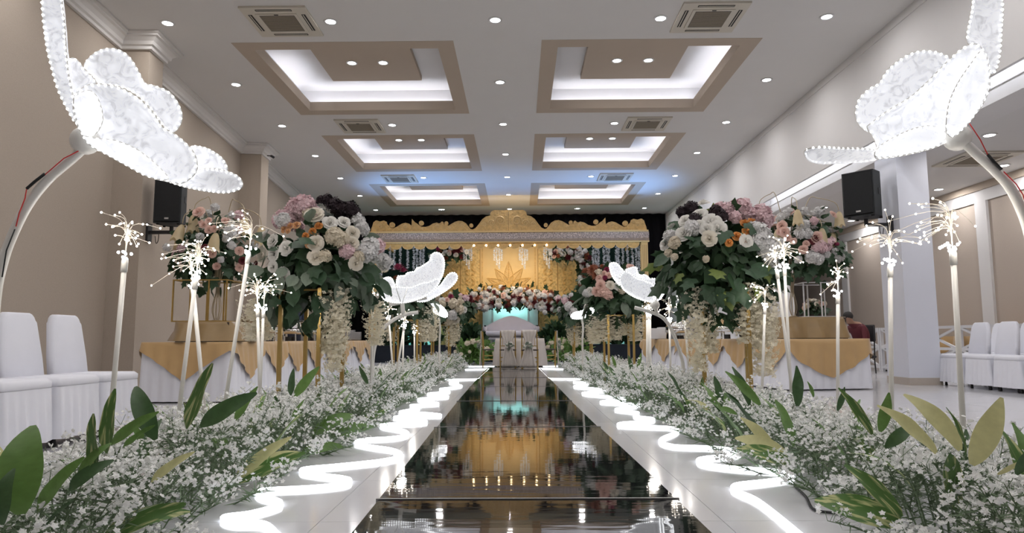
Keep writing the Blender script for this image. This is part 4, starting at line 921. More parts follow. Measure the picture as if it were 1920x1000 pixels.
# ================================================================== signing table and chairs at the aisle end
YT = 18.1
tb = thing('small_dining_table', (SX(974, YT), YT, 0), 'small table under a white cloth between the draped gold chairs', 'table')
MB().box((-0.6, -0.38, 0.70), (0.6, 0.38, 0.73)).build('tabletop', mt['dark_wood'], tb)
for sx in (-1, 1):
    for sy in (-1, 1): MB().box((sx * 0.52 - 0.025, sy * 0.3 - 0.025, 0), (sx * 0.52 + 0.025, sy * 0.3 + 0.025, 0.70)).build('leg', mt['dark_wood'], tb)
def cloth_mb(hx, hy, z, drop, seed, top=True, npl=40, amp=0.02, flare=0.05, rag=None):
    m = MB(); per = []
    N = npl * 4
    L = 4 * (hx + hy)
    for i in range(N):
        s = L * i / N
        if s < 2 * hx: p = (-hx + s, -hy); n = (0, -1)
        elif s < 2 * hx + 2 * hy: p = (hx, -hy + s - 2 * hx); n = (1, 0)
        elif s < 4 * hx + 2 * hy: p = (hx - (s - 2 * hx - 2 * hy), hy); n = (0, 1)
        else: p = (-hx, hy - (s - 4 * hx - 2 * hy)); n = (-1, 0)
        per.append((Vector(p), Vector(n), s))
    rows = 7; o = 0
    for r in range(rows + 1):
        v = r / rows
        for (p, n, s) in per:
            d = drop if not rag else rag(p, n, s)
            a = amp * math.sin(s * npl * 2 * PI / L * 1.0 + math.sin(s * 5 + seed)) * min(1, v * 1.6)
            q = p + n * (0.006 + flare * v + a + 0.004)
            m.v.append((q.x, q.y, z - d * v))
    for r in range(rows):
        for i in range(N): i2 = (i + 1) % N; m.f.append((r * N + i, (r + 1) * N + i, (r + 1) * N + i2, r * N + i2))
    if top: m.f.append(tuple(range(N)))
    return m
tc_ = tag(cloth_mb(0.62, 0.40, 0.735, 0.70, 3, npl=22, amp=0.03, flare=0.06).build('tablecloth', mt['cloth_ivory'], None, True), 'ivory cloth draped to the floor over the small table', 'tablecloth'); tc_.location = tb.location
def chiavari(x, y, rz, label, sash):
    t = thing('gold_banquet_chair', (x, y, 0), label, 'chair', 'draped gold chairs', rz)
    G = mt['gold_metal']; w = 0.19
    for sx in (-1, 1):
        MB().tube([(sx * w, 0.19, 0), (sx * w, 0.19, 0.44)], 0.015, 8).build('leg', G, t)
        MB().tube([(sx * w, -0.20, 0), (sx * w, -0.19, 0.44), (sx * (w - 0.01), -0.22, 0.92)], 0.015, 8).build('back_post', G, t)
    MB().cbox((0, 0, 0.45), (0.42, 0.42, 0.03), 0.012).build('seat', mt['dark_wood'], t)
    for z in (0.16, 0.26):
        for sy in (-0.19, 0.19): MB().tube([(-w, sy, z), (w, sy, z)], 0.008, 6).build('stretcher', G, t)
        for sx in (-1, 1): MB().tube([(sx * w, -0.19, z + 0.03), (sx * w, 0.19, z + 0.03)], 0.008, 6).build('stretcher', G, t)
    for z in (0.55, 0.78, 0.88): MB().tube([(-w, -0.2 - (z - 0.44) * 0.05, z), (w, -0.2 - (z - 0.44) * 0.05, z)], 0.010, 6).build('back_rail', G, t)
    for k in range(5): MB().tube([((k - 2) * 0.065, -0.205, 0.55), ((k - 2) * 0.065, -0.215, 0.78)], 0.006, 6).build('back_spindle', G, t)
    m = MB()    # chiffon drape pinched at mid-height and falling to the floor
    def fn(u, v):
        z = 0.93 - 0.89 * v; pin = abs(v - 0.42); w_ = 0.175 * (0.32 + 0.68 * min(1, (pin / 0.36) ** 0.9)) if v < 0.42 else 0.06 + 0.15 * ((v - 0.42) / 0.58) ** 0.8
        x_ = (u - 0.5) * 2 * w_ + sash * 0.06 * max(0, v - 0.3); return (x_, -0.245 - 0.03 * v - 0.012 * math.sin(u * 22) , z)
    m.grid(fn, 26, 16)
    solidify(m.build('chiffon_drape', mt['cloth_ivory'], t, True), 0.004)
    m = MB(); m.grid(lambda u, v: ((u - 0.5) * 0.35, -0.245 + 0.06 * v, 0.93 + 0.012 * math.sin(v * PI)), 8, 3); m.build('drape_fold', mt['cloth_ivory'], t, True)
    f = thing('chair_posy', (0, 0, 0), None, None); f.parent = t; f.location = (sash * 0.03, -0.29, 0.56)
    for k in range(3): inst('rose', flower('rose:rose_white'), f, (0.04 * (k - 1), 0, 0.02 * k), qz((0, -1, 0.3)), 0.05)
    for k in range(6): inst('leaf', random.choice(LEAF['grey']), f, (0, 0, 0), leaf_rot((math.cos(k), -0.4, math.sin(k)), 0.1), 0.13)
p = flo(952, 691); chiavari(p.x, p.y + 0.2, 0.03, 'gold chair with ivory drape, back to the aisle, left of the pair', 1)
p = flo(994, 692); chiavari(p.x, p.y + 0.2, -0.06, 'gold chair with ivory drape, back to the aisle, right of the pair', -1)
p = flo(905, 688); chiavari(p.x + 0.22, 18.0, -PI / 2, 'gold chair with ivory drape at the left end of the small table', 0)
p = flo(1043, 688); chiavari(p.x - 0.22, 18.0, PI / 2, 'gold chair with ivory drape at the right end of the small table', 0)
# ================================================================== GIANT LED FLOWER LAMPS
def petal(parent, org, outline, Y0, ax, ay, bulge, lace, bead_r, gap, sc_=None):
    if sc_: outline = [(sc_[0] + u / sc_[2], sc_[1] + v / sc_[2]) for u, v in outline]
    cx = sum(p[0] for p in outline) / len(outline); cy = sum(p[1] for p in outline) / len(outline)
    pts = spline([at(x, y, Y0 + ax * (x - cx) / 100 + ay * (y - cy) / 100) for x, y in outline], 4, True)
    org = Vector(org); pts = [p - org for p in pts]; c = sum(pts, Vector()) / len(pts); n = len(pts)
    m = MB(); rings = (1.0, 0.78, 0.5, 0.22)
    for t in rings:
        for p in pts: m.v.append(tuple(c + (p - c) * t + Vector((0, 1, 0)) * bulge * (1 - t * t)))
    m.v.append(tuple(c + Vector((0, bulge, 0))))
    for r in range(3):
        for i in range(n): i2 = (i + 1) % n; m.f.append((r * n + i, r * n + i2, (r + 1) * n + i2, (r + 1) * n + i))
    for i in range(n): m.f.append((3 * n + i, 3 * n + (i + 1) % n, 4 * n))
    o = m.build('petal', mt[lace], parent, True); solidify(o, 0.006)
    MB().tube(pts + [pts[0]], bead_r * 0.5, 5, False).build('petal_rim', mt['pvc'], o, True)
    b = MB(); acc = 0.0; ic = MB().ball((0, 0, 0), bead_r, 6, 4)
    for i in range(n):
        a, d = pts[i], pts[(i + 1) % n] - pts[i]; L = d.length; s = -acc
        while s + gap <= L:
            s += gap; q = a + d * (s / L) + (c - a).normalized() * bead_r * 0.9 + Vector((0, -bead_r * 0.6, 0)); b.add([(v[0] + q.x, v[1] + q.y, v[2] + q.z) for v in ic.v], ic.f)
        acc = L - s
    b.build('led_beads', mt['bead'], o, True)
    return o
def lamp_stem(t, org, pts, Y, r, extra=()):
    w = [at(x, y, Y + dy) for x, y, dy in pts]; foot = w[-1].copy(); foot.z = 0.0
    path = spline(w + [foot], 6)
    MB().tube(path, r, 10).build('stem', mt['pvc'], t, True, org=org)
    f = Vector(foot) - Vector(org)
    MB().lathe([(0.16, 0.0), (0.16, 0.012), (0.03, 0.02), (0.025, 0.05)], 20, f).build('base_plate', mt['pvc'], t, True)
    return w
# near left
YL = 2.75
f0 = at(-18, 900, YL); org = Vector((f0.x, YL, 0))
FLN = thing('led_flower_lamp', org, 'giant glowing white LED flower lamp at the upper left', 'flower lamp', 'giant LED flower lamps')
lamp_stem(FLN, org, [(168, 268, 0), (135, 298, 0), (90, 337, 0), (52, 385, 0), (24, 440, 0), (6, 490, 0), (-8, 560, 0), (-16, 700, 0), (-18, 900, 0)], YL, 0.019)
h = at(160, 264, YL) - org; MB().ball(h, 0.058, 16, 10).build('hub', mt['pvc'], FLN, True)
S1 = (0, 0, 2.5)
petal(FLN, org, [(395, 310), (430, 260), (480, 232), (530, 228), (580, 245), (620, 285), (655, 345), (680, 390), (730, 405), (790, 430), (830, 475), (853, 530), (848, 580), (815, 620), (780, 605), (745, 560), (700, 500), (640, 445), (560, 405), (470, 392), (440, 360)], YL + 0.16, 0.03, 0.05, 0.05, 'lace', 0.0052, 0.026, S1)
petal(FLN, org, [(318, 300), (340, 272), (370, 290), (400, 330), (450, 385), (420, 420), (365, 430), (345, 465), (325, 400)], YL + 0.10, 0, 0.05, 0.02, 'lace', 0.005, 0.025, S1)
petal(FLN, org, [(890, 690), (950, 690), (1000, 710), (1045, 745), (1067, 790), (1050, 812), (1000, 815), (930, 815), (900, 760)], YL + 0.14, -0.05, 0, 0.02, 'lace', 0.005, 0.025, S1)
petal(FLN, org, [(790, 850), (870, 845), (925, 800), (1000, 790), (1070, 805), (1120, 830), (1138, 865), (1120, 890), (1060, 905), (980, 900), (880, 880)], YL + 0.09, -0.05, 0, 0.02, 'lace', 0.005, 0.025, S1)
petal(FLN, org, [(345, 470), (365, 430), (410, 400), (470, 395), (540, 405), (600, 430), (660, 470), (710, 520), (745, 570), (765, 600), (820, 630), (880, 680), (915, 730), (925, 790), (900, 830), (850, 860), (780, 850), (700, 830), (600, 780), (500, 725), (430, 680), (385, 630), (350, 560)], YL + 0.02, 0.03, 0.03, 0.08, 'lace_mid', 0.0052, 0.026, S1)
petal(FLN, org, [(345, 480), (370, 440), (420, 425), (455, 455), (478, 520), (480, 570), (455, 620), (410, 650), (370, 600)], YL - 0.05, 0.1, 0, 0.03, 'lace_hot', 0.005, 0.025, S1)
petal(FLN, org, [(390, 640), (450, 650), (540, 660), (640, 700), (730, 770), (790, 840), (700, 830), (600, 780), (500, 725), (430, 685)], YL - 0.04, 0.05, 0, 0.02, 'lace_hot', 0.005, 0.025, S1)
petal(FLN, org, [(195, 0), (190, -70), (200, -150), (235, -190), (270, -160), (285, -80), (290, 0), (302, 100), (308, 200), (318, 320), (332, 400), (345, 470), (352, 570), (320, 520), (275, 430), (245, 330), (220, 230), (205, 130)], YL - 0.02, 0, 0.03, 0.05, 'lace', 0.0052, 0.026, S1)
for pts, mk, nm, r in (([(163, 275), (120, 297), (84, 328)], 'red', 'red_wire', 0.0022), ([(84, 326), (66, 340), (50, 354)], 'rubber', 'connector', 0.006), ([(50, 354), (47, 372), (36, 400), (30, 425)], 'red', 'red_wire', 0.0022), ([(28, 430), (12, 470), (4, 520)], 'rubber', 'black_wire', 0.0025)):
    MB().tube([at(x, y, YL - 0.024) for x, y in pts], r, 6).build(nm, mt[mk], FLN, True, org=org)
# near right
YR = 2.75
f0 = at(1953, 900, YR); org = Vector((f0.x, YR, 0))
FRN = thing('led_flower_lamp', org, 'giant glowing white LED flower lamp at the upper right', 'flower lamp', 'giant LED flower lamps')
lamp_stem(FRN, org, [(1806, 265, 0), (1830, 288, 0), (1862, 317, 0), (1892, 350, 0), (1914, 392, 0), (1930, 440, 0), (1944, 520, 0), (1952, 660, 0), (1953, 900, 0)], YR, 0.019)
h = at(1795, 258, YR + 0.02) - org; MB().ball(h, 0.055, 16, 10).build('hub', mt['pvc'], FRN, True)
S2 = (1440, 0, 2.5)
petal(FRN, org, [(412, 560), (410, 510), (425, 465), (470, 420), (520, 390), (545, 345), (590, 300), (650, 260), (710, 240), (770, 240), (820, 255), (848, 280), (830, 360), (760, 450), (660, 520), (560, 580), (480, 620), (440, 600)], YR + 0.15, 0, 0.05, 0.05, 'lace', 0.0052, 0.026, S2)
petal(FRN, org, [(935, 205), (932, 150), (945, 80), (955, 20), (962, -60), (985, -130), (1030, -160), (1075, -130), (1095, -60), (1100, 50), (1095, 150), (1085, 260), (1065, 335), (1040, 345), (1020, 270), (985, 220)], YR + 0.06, 0, -0.03, 0.05, 'lace', 0.0052, 0.026, S2)
petal(FRN, org, [(465, 600), (480, 580), (560, 520), (660, 460), (730, 400), (800, 330), (870, 260), (930, 215), (975, 208), (1005, 235), (1030, 290), (1038, 360), (1035, 420), (1010, 480), (970, 540), (920, 600), (860, 650), (800, 685), (700, 715), (600, 735), (505, 742), (510, 690), (490, 640)], YR + 0.01, -0.03, 0.03, 0.08, 'lace_mid', 0.0052, 0.026, S2)
petal(FRN, org, [(170, 715), (190, 697), (250, 690), (330, 695), (420, 697), (500, 705), (505, 745), (430, 758), (340, 762), (250, 765), (190, 750)], YR + 0.05, 0.06, 0.5, 0.01, 'lace', 0.005, 0.025, S2)
petal(FRN, org, [(835, 580), (850, 480), (890, 390), (950, 300), (1000, 240), (1025, 290), (1034, 380), (1005, 480), (945, 570), (870, 640), (840, 625)], YR - 0.05, 0.03, 0.02, 0.03, 'lace_hot', 0.005, 0.025, S2)
petal(FRN, org, [(505, 735), (515, 695), (580, 650), (680, 605), (770, 592), (830, 630), (800, 680), (700, 712), (600, 732)], YR - 0.04, 0.03, 0.02, 0.02, 'lace_hot', 0.005, 0.025, S2)
for pts, mk, nm, r in (([(1818, 232), (1838, 262), (1852, 290)], 'red', 'red_wire', 0.0022), ([(1852, 290), (1866, 306), (1878, 318)], 'rubber', 'connector', 0.006), ([(1882, 322), (1905, 345), (1918, 365), (1928, 400)], 'red', 'red_wire', 0.0022)):
    MB().tube([at(x, y, YR - 0.024) for x, y in pts], r, 6).build(nm, mt[mk], FRN, True, org=org)
# middle pair
YM = 6.9
org = Vector((at(700, 640, YM).x, YM, 0))
FM = thing('led_flower_lamp', org, 'glowing white LED flower lamp halfway along the left bed', 'flower lamp', 'giant LED flower lamps')
lamp_stem(FM, org, [(784, 586, 0), (760, 590, 0), (738, 600, 0), (718, 617, 0), (706, 640, 0), (700, 665, 0), (698, 700, 0)], YM, 0.019)
MB().tube([at(730, 572, YM), at(760, 566, YM), at(800, 558, YM)], 0.019, 8).build('petal_arm', mt['pvc'], FM, True, org=org)
MB().tube([at(754, 565, YM), at(756, 590, YM)], 0.022, 8).build('neck', mt['pvc'], FM, True, org=org)
S3 = (680, 460, 5.555)
petal(FM, org, [(115, 330), (150, 320), (200, 345), (260, 330), (300, 340), (325, 380), (340, 430), (300, 470), (230, 470), (160, 430), (130, 380)], YM + 0.2, 0, 0.1, 0.03, 'lace_far', 0.006, 0.024, S3)
petal(FM, org, [(350, 430), (360, 330), (390, 320), (430, 325), (460, 290), (500, 280), (540, 270), (560, 235), (600, 225), (640, 200), (690, 170), (720, 150), (710, 110), (750, 75), (800, 80), (840, 120), (855, 180), (850, 260), (830, 330), (790, 390), (700, 450), (560, 500), (420, 500)], YM + 0.18, 0, 0.2, 0.05, 'lace_far', 0.006, 0.024, S3)
petal(FM, org, [(560, 580), (700, 500), (800, 420), (870, 330), (910, 290), (960, 285), (990, 320), (980, 370), (930, 430), (850, 490), (740, 550), (650, 590)], YM + 0.05, 0.1, 0.2, 0.03, 'lace_far', 0.006, 0.024, S3)
petal(FM, org, [(175, 480), (190, 460), (260, 442), (340, 435), (470, 440), (560, 420), (620, 395), (690, 385), (740, 365), (810, 350), (790, 410), (740, 470), (680, 520), (600, 560), (500, 590), (400, 604), (300, 598), (230, 577), (190, 525)], YM - 0.1, 0, 0.2, 0.06, 'lace_far', 0.006, 0.024, S3)
for a, b in (((345, 440), (395, 590)), ((470, 440), (415, 600))): MB().tube([at(680 + a[0] / 5.555, 460 + a[1] / 5.555, YM - 0.11), at(680 + b[0] / 5.555, 460 + b[1] / 5.555, YM - 0.08)], 0.006, 5).build('petal_seam', mt['badge'], FM, org=org)
YM2 = 7.1
org = Vector((at(1281, 690, YM2).x, YM2, 0))
FM2 = thing('led_flower_lamp', org, 'glowing white LED flower lamp halfway along the right bed', 'flower lamp', 'giant LED flower lamps')
lamp_stem(FM2, org, [(1190, 577, 0), (1215, 584, 0), (1238, 593, 0), (1253, 608, 0), (1266, 635, 0), (1276, 665, 0), (1281, 690, 0)], YM2, 0.019)
S4 = (1040, 460, 5.555)
petal(FM2, org, [(565, 215), (580, 185), (620, 178), (660, 195), (690, 235), (715, 262), (710, 330), (680, 410), (665, 412), (620, 360), (585, 300)], YM2 + 0.15, 0, 0.1, 0.03, 'lace_far', 0.006, 0.024, S4)
petal(FM2, org, [(730, 265), (770, 240), (820, 225), (855, 235), (850, 290), (900, 310), (940, 305), (980, 330), (990, 352), (1050, 350), (1070, 390), (1065, 480), (1040, 590), (960, 520), (860, 420), (780, 340)], YM2 + 0.12, 0, 0.2, 0.04, 'lace_far', 0.006, 0.024, S4)
petal(FM2, org, [(670, 350), (690, 300), (730, 270), (780, 290), (830, 330), (880, 350), (930, 360), (980, 390), (1020, 400), (1040, 450), (1035, 520), (1030, 590), (960, 588), (880, 565), (800, 530), (730, 480), (690, 430)], YM2 - 0.08, 0, 0.2, 0.06, 'lace_far', 0.006, 0.024, S4)
petal(FM2, org, [(1065, 400), (1080, 378), (1120, 370), (1142, 395), (1115, 425), (1075, 425)], YM2 + 0.1, 0, 0.1, 0.01, 'lace_far', 0.006, 0.024, S4)
petal(FM2, org, [(1060, 570), (1100, 510), (1150, 450), (1168, 460), (1130, 525), (1085, 575)], YM2 + 0.05, 0, 0.1, 0.01, 'lace_far', 0.006, 0.024, S4)
MB().ball(at(1228, 572, YM2) - org, 0.05, 12, 8).build('hub', mt['pvc'], FM2, True)
MB().tube([at(1228, 572, YM2), at(1232, 591, YM2)], 0.019, 8).build('neck', mt['pvc'], FM2, True, org=org)
for n, (pts_, Yf, cxp, lab, s_) in enumerate((([(700, 625), (720, 608), (770, 612), (820, 640), (870, 680), (888, 735), (860, 755), (800, 735), (740, 700), (730, 660)], 11.6, 800, 'small far LED flower lamp over the left bed', S3), ([(168, 760), (180, 715), (230, 692), (280, 690), (320, 655), (400, 655), (410, 690), (370, 735), (310, 760), (240, 772)], 11.6, 290, 'small far LED flower lamp over the right bed', S4))):
    org = Vector((at(s_[0] + cxp / 5.555, 640, Yf).x, Yf, 0)); o = thing('led_flower_lamp', org, lab, 'flower lamp', 'giant LED flower lamps')
    petal(o, org, pts_, Yf, 0, 0.3, 0.05, 'lace_far', 0.010, 0.032, s_)
    k = sum(p[0] for p in pts_) / len(pts_); kk = sum(p[1] for p in pts_) / len(pts_)
    petal(o, org, [(k + (p[0] - k) * 0.6 + 20, kk + (p[1] - kk) * 0.7 - 15) for p in pts_], Yf + 0.15, 0, 0.3, 0.03, 'lace_far', 0.010, 0.032, s_)
    bx_, by_ = s_[0] + cxp / 5.555, s_[1] + 745 / 5.555
    lamp_stem(o, org, [(bx_ - 2, by_ + 2, 0.12), (bx_ + 1, by_ + 20, 0.1), (bx_, by_ + 50, 0.1)], Yf, 0.018)
# ================================================================== FAIRY LIGHT POLES
def fairy(top, low, Y, label, n=34, L=0.17, lean=(0, 0), r=0.0115, seed=0, up=1.0, hot=8):
    R = random.Random(seed * 7 + int(top[0])); a, b = at(*top, Y), at(*low, Y); d = (b - a); foot = a + d * (a.z / -d.z)
    t = thing('fairy_light_pole', (foot.x, foot.y, 0), label, 'light pole', 'fairy light poles'); o = foot; a = a - o
    ax = (a - Vector((0, 0, 0))).normalized()
    MB().tube([(0, 0, 0), a], r, 8).build('pole', mt['pvc'], t, True)
    MB().tube([a - ax * 0.05, a, a + ax * 0.02], [r * 1.3, r * 1.3, r * 0.8], 8).build('socket', mt['pvc'], t, True)
    w = MB(); bl = MB(); hb = MB(); ic = MB().ball((0, 0, 0), 1.0, 6, 4)
    def put(mb, p, s): mb.add([(v[0] * s + p.x, v[1] * s + p.y, v[2] * s + p.z) for v in ic.v], ic.f)
    for i in range(int(n * 0.8)):
        an = R.uniform(0, 6.28); ln = 1.18 * L * R.uniform(0.55, 1.25); el = R.gauss(0.85, 0.40) if R.random() < 0.8 else R.uniform(-0.7, 0.2)
        dr = Vector((0.8 * math.cos(an) * math.cos(el) + lean[0], math.sin(an) * math.cos(el) * 0.7, up * (0.55 + math.sin(el)) + lean[1])).normalized()
        p1 = a + ax * 0.03 + (ax * 0.75 + dr * 0.25) * ln * 0.62; p2 = a + dr * ln * 1.05 + Vector((dr.x * 0.02, 0, -0.05 * R.random()))
        if i % 9 == 0: p2 = p2 + Vector((dr.x * 0.10, dr.y * 0.1, -0.06))
        sp_ = spline([a, p1, p2], 4); w.tube(sp_, 0.0013, 3, False); put(bl, p2, 0.0048 if Y < 5 else 0.0055)
        if i % 5 == 0: put(bl, sp_[6], 0.004)
    for i in range(hot): put(hb, a + Vector((R.gauss(0, 0.016), R.gauss(0, 0.014), R.uniform(0.0, 0.05))), 0.007)
    lamp_point('fairy_light', a + Vector((0, -0.12, 0.06)), 0.9, (1.0, 0.93, 0.84), 0.05, t); w.build('wire_spray', mt['wire'], t, kind='stuff'); bl.build('tip_bulbs', mt['bulb'], t, True, kind='stuff'); hb.build('core_bulbs', mt['bulb_hot'], t, True, kind='stuff')
fairy((234, 490), (211, 745), 3.1, 'fairy light pole nearest the viewer, left of the left flower stand', 36, 0.17, (0.25, 0.2), seed=1)
fairy((367, 525), (337, 760), 3.6, 'fairy light pole leaning right, front one of the crossed pair on the left', 44, 0.17, (0.05, 0.4), seed=2, hot=12)
fairy((362, 540), (377, 700), 3.75, 'fairy light pole leaning left, rear one of the crossed pair on the left', 20, 0.16, (-0.1, 0.1), seed=3)
fairy((466, 478), (427, 725), 3.9, 'strongly slanting fairy light pole beside the left flower stand', 34, 0.19, (-0.25, 0.5), seed=4)
fairy((483, 582), (487, 745), 5.0, 'fairy light pole left of the upright twin poles in the left bed', 34, 0.20, (-0.05, 0.9), seed=5)
fairy((494, 584), (487, 750), 5.1, 'fairy light pole right of the upright twin poles in the left bed', 24, 0.20, (0.3, 0.8), seed=6)
fairy((699, 560), (696, 700), 6.5, 'fairy light pole behind the right side of the left flower stand', 22, 0.16, (0, 0.6), seed=7)
fairy((729, 600), (735, 675), 8.6, 'thin fairy light pole left under the middle left flower lamp', 18, 0.16, (0, 0.6), seed=8)
fairy((758, 612), (743, 704), 8.0, 'slanting fairy light pole under the middle left flower lamp', 18, 0.14, (0, 0.9), seed=9)
fairy((757, 618), (755, 690), 8.8, 'upright fairy light pole under the middle left flower lamp', 12, 0.12, (0, 0.9), seed=10)
fairy((777, 626), (777, 672), 10.5, 'short far fairy light pole right under the middle left flower lamp', 10, 0.10, (0, 0.9), seed=11)
fairy((1787, 475), (1806, 800), 2.95, 'fairy light pole nearest the viewer on the right', 40, 0.19, (-0.25, 0.3), seed=12, hot=12)
fairy((1669, 502), (1672, 790), 3.5, 'fairy light pole in front of the white column', 34, 0.21, (0.2, 0.2), seed=13, hot=10)
fairy((1571, 556), (1571, 725), 4.6, 'fairy light pole in front of the right buffet table end', 30, 0.16, (0.02, 1.2), seed=14, hot=10)
fairy((1457, 510), (1481, 700), 5.0, 'left fairy light pole of the crossed pair beside the right flower stand', 30, 0.17, (-0.2, 0.4), seed=15)
fairy((1471, 505), (1481, 690), 5.1, 'right fairy light pole of the crossed pair beside the right flower stand', 34, 0.18, (0.1, 0.5), seed=16, hot=12)
fairy((1434, 578), (1430, 700), 5.6, 'fairy light pole in front of the right flower stand leg', 24, 0.16, (-0.2, 0.5), seed=17)
fairy((1213, 592), (1213, 690), 8.4, 'left of the three thin upright fairy light poles in the right bed', 12, 0.13, (0, 1), seed=18)
fairy((1216, 590), (1217, 685), 8.6, 'middle of the three thin upright fairy light poles in the right bed', 12, 0.13, (0, 1), seed=19)
fairy((1219, 592), (1220, 680), 8.8, 'right of the three thin upright fairy light poles in the right bed', 10, 0.13, (0, 1), seed=20)
fairy((1255, 604), (1257, 680), 7.4, 'fairy light pole beside the stem of the middle right flower lamp', 36, 0.19, (0, 0.9), seed=21, hot=12)
fairy((1282, 576), (1287, 640), 7.8, 'fairy light pole left of the right flower stand', 14, 0.14, (0, 0.6), seed=22)
fairy((1178, 602), (1180, 660), 11.0, 'far fairy light pole beside the second right flower stand', 10, 0.12, (0, 0.8), seed=23)
# ================================================================== GOLD FLOWER STANDS AND BOUQUETS
def stand(cx, Y, ztop, ang, label, r=0.27):
    x = at(cx, 640, Y).x; t = thing('gold_flower_stand', (x, Y, 0), label, 'flower stand', 'gold flower stands')
    for k in range(4):
        a = ang + k * PI / 2; p = (r * math.cos(a), r * math.sin(a))
        MB().box((p[0] - 0.016, p[1] - 0.016, 0), (p[0] + 0.016, p[1] + 0.016, ztop)).build('leg', mt['gold_metal'], t)
    for z in (0.03, ztop - 0.015):
        m = MB()
        for k in range(4):
            a, b = ang + k * PI / 2, ang + (k + 1) * PI / 2; m.tube([(r * math.cos(a), r * math.sin(a), z), (r * math.cos(b), r * math.sin(b), z)], 0.010, 4)
        m.build('frame_ring', mt['gold_metal'], t)
    MB().lathe([(0.20, 0), (0.20, 0.015)], 16, (0, 0, ztop - 0.02)).build('top_plate', mt['gold_metal'], t)
    return x
W_, CR, OR, PE, PK, BK, HW, HC, BL = 'rose:rose_white', 'rose:rose_cream', 'bud:rose_orange', 'bud:rose_peach', 'hyd:pink', 'hyd:blackpetal', 'hyd:hyd_white', 'hyd:hyd_cream', 'rose:rose_blush'
YS = 6.0
x = stand(585, YS, 1.16, 0.5, 'four-legged gold flower stand, nearest in the left bed')
C1 = (at(598, 500, YS).x, YS, at(598, 497, YS).z)
s5 = lambda L_, ox, oy: [(ox + u / 5.555, oy + v / 5.555, k, s) for u, v, k, s in L_]
spec1 = s5([(170, 310, PK, 36), (250, 270, PK, 38), (330, 200, PK, 44), (410, 170, PK, 42), (440, 240, HC, 26), (620, 190, W_, 26), (570, 110, BK, 20), (630, 110, BK, 26), (700, 170, BK, 34), (780, 200, BK, 30), (860, 200, BK, 32), (900, 230, BK, 26), (655, 335, W_, 27), (800, 330, W_, 24), (540, 365, OR, 22), (480, 420, OR, 21), (410, 470, OR, 22), (435, 555, PE, 20), (320, 360, PE, 23), (260, 370, PE, 22), (195, 405, PE, 22), (235, 420, PE, 17), (510, 545, CR, 29), (510, 685, CR, 27), (610, 670, HC, 24), (700, 470, HC, 36), (770, 500, HC, 32), (885, 440, CR, 26), (880, 540, CR, 25), (935, 320, HW, 30), (985, 400, HW, 28), (1060, 580, HW, 38), (1020, 640, HW, 36), (920, 745, CR, 26), (950, 680, HC, 24), (80, 515, W_, 27), (85, 655, W_, 25), (215, 590, W_, 27), (185, 855, W_, 26), (80, 780, W_, 22), (10, 450, W_, 22), (350, 110, PK, 20)], 500, 360)
hL = lambda px, py, Y, C: (at(px, py, Y).x - C[0], Y - C[1], at(px, py, Y).z - C[2])
def hg(C, Y, lst): return [(*hL(px, py, Y + dy, C), (py2 - py) * Y / FPX, w_) for px, py, py2, dy, w_ in lst]
bouquet('floral_bouquet', C1, (0.54, 0.50, 0.46), 'large bouquet of white, peach and pink flowers on the nearest left stand', 'bouquet', spec1, 8, [W_, CR, PK, HW], 120, hg(C1, YS, [(630, 545, 690, -0.25, 1.0), (612, 560, 660, -0.1, 0.9), (640, 540, 650, -0.3, 0.7), (475, 560, 640, 0.0, 0.9), (500, 570, 640, 0.2, 0.8), (705, 565, 650, 0.2, 0.9)]), 'stand bouquets', 3, (0.11, 0.20), 520, leafmix=('ivy', 'grey', 'oval', 'oval', 'grey'))
YS2 = 6.2
x = stand(1360, YS2, 1.16, 0.52, 'four-legged gold flower stand, nearest in the right bed')
C2 = (at(1345, 500, YS2).x, YS2, at(1345, 490, YS2).z)
spec2 = s5([(550, 140, W_, 26), (515, 250, W_, 28), (365, 310, W_, 24), (420, 385, W_, 24), (350, 440, W_, 27), (515, 365, W_, 24), (640, 330, W_, 32), (700, 390, W_, 32), (590, 400, W_, 25), (610, 495, CR, 27), (215, 470, HW, 26), (260, 540, HC, 24), (430, 190, BK, 30), (470, 300, BK, 26), (330, 220, BK, 20), (680, 230, BK, 28), (740, 270, BK, 24), (720, 190, PK, 26), (790, 210, PK, 30), (900, 200, PK, 40), (950, 170, PK, 34), (980, 250, PK, 32), (870, 280, PK, 26), (1040, 240, PE, 27), (1130, 250, PK, 42), (1180, 310, PK, 32), (970, 345, OR, 29), (1040, 325, OR, 25), (985, 420, OR, 25), (890, 470, OR, 26), (810, 535, OR, 24), (980, 530, PE, 18), (1090, 420, HW, 40), (1150, 500, HW, 44), (1190, 600, HW, 44), (1100, 520, HW, 34), (1220, 680, HW, 32), (200, 640, HC, 16), (260, 680, HC, 15), (580, 700, HC, 14)], 1220, 360)
bouquet('floral_bouquet', C2, (0.53, 0.50, 0.47), 'large bouquet of white, orange and pink flowers on the nearest right stand', 'bouquet', spec2, 8, [W_, CR, PK, HW], 120, hg(C2, YS2, [(1305, 540, 690, -0.2, 0.95), (1330, 560, 660, -0.1, 0.8), (1395, 530, 640, -0.2, 1.0), (1425, 540, 700, -0.15, 1.2), (1415, 560, 650, 0.0, 0.9), (1440, 560, 650, 0.1, 0.7)]), 'stand bouquets', 4, (0.11, 0.20), 560, leafmix=('ivy', 'ivy', 'ivy', 'lime', 'oval', 'dark'))
stand(764, 11.4, 1.05, PI / 4, 'gold flower stand, second from the front in the left bed')
Cc = at(765, 560, 11.4)
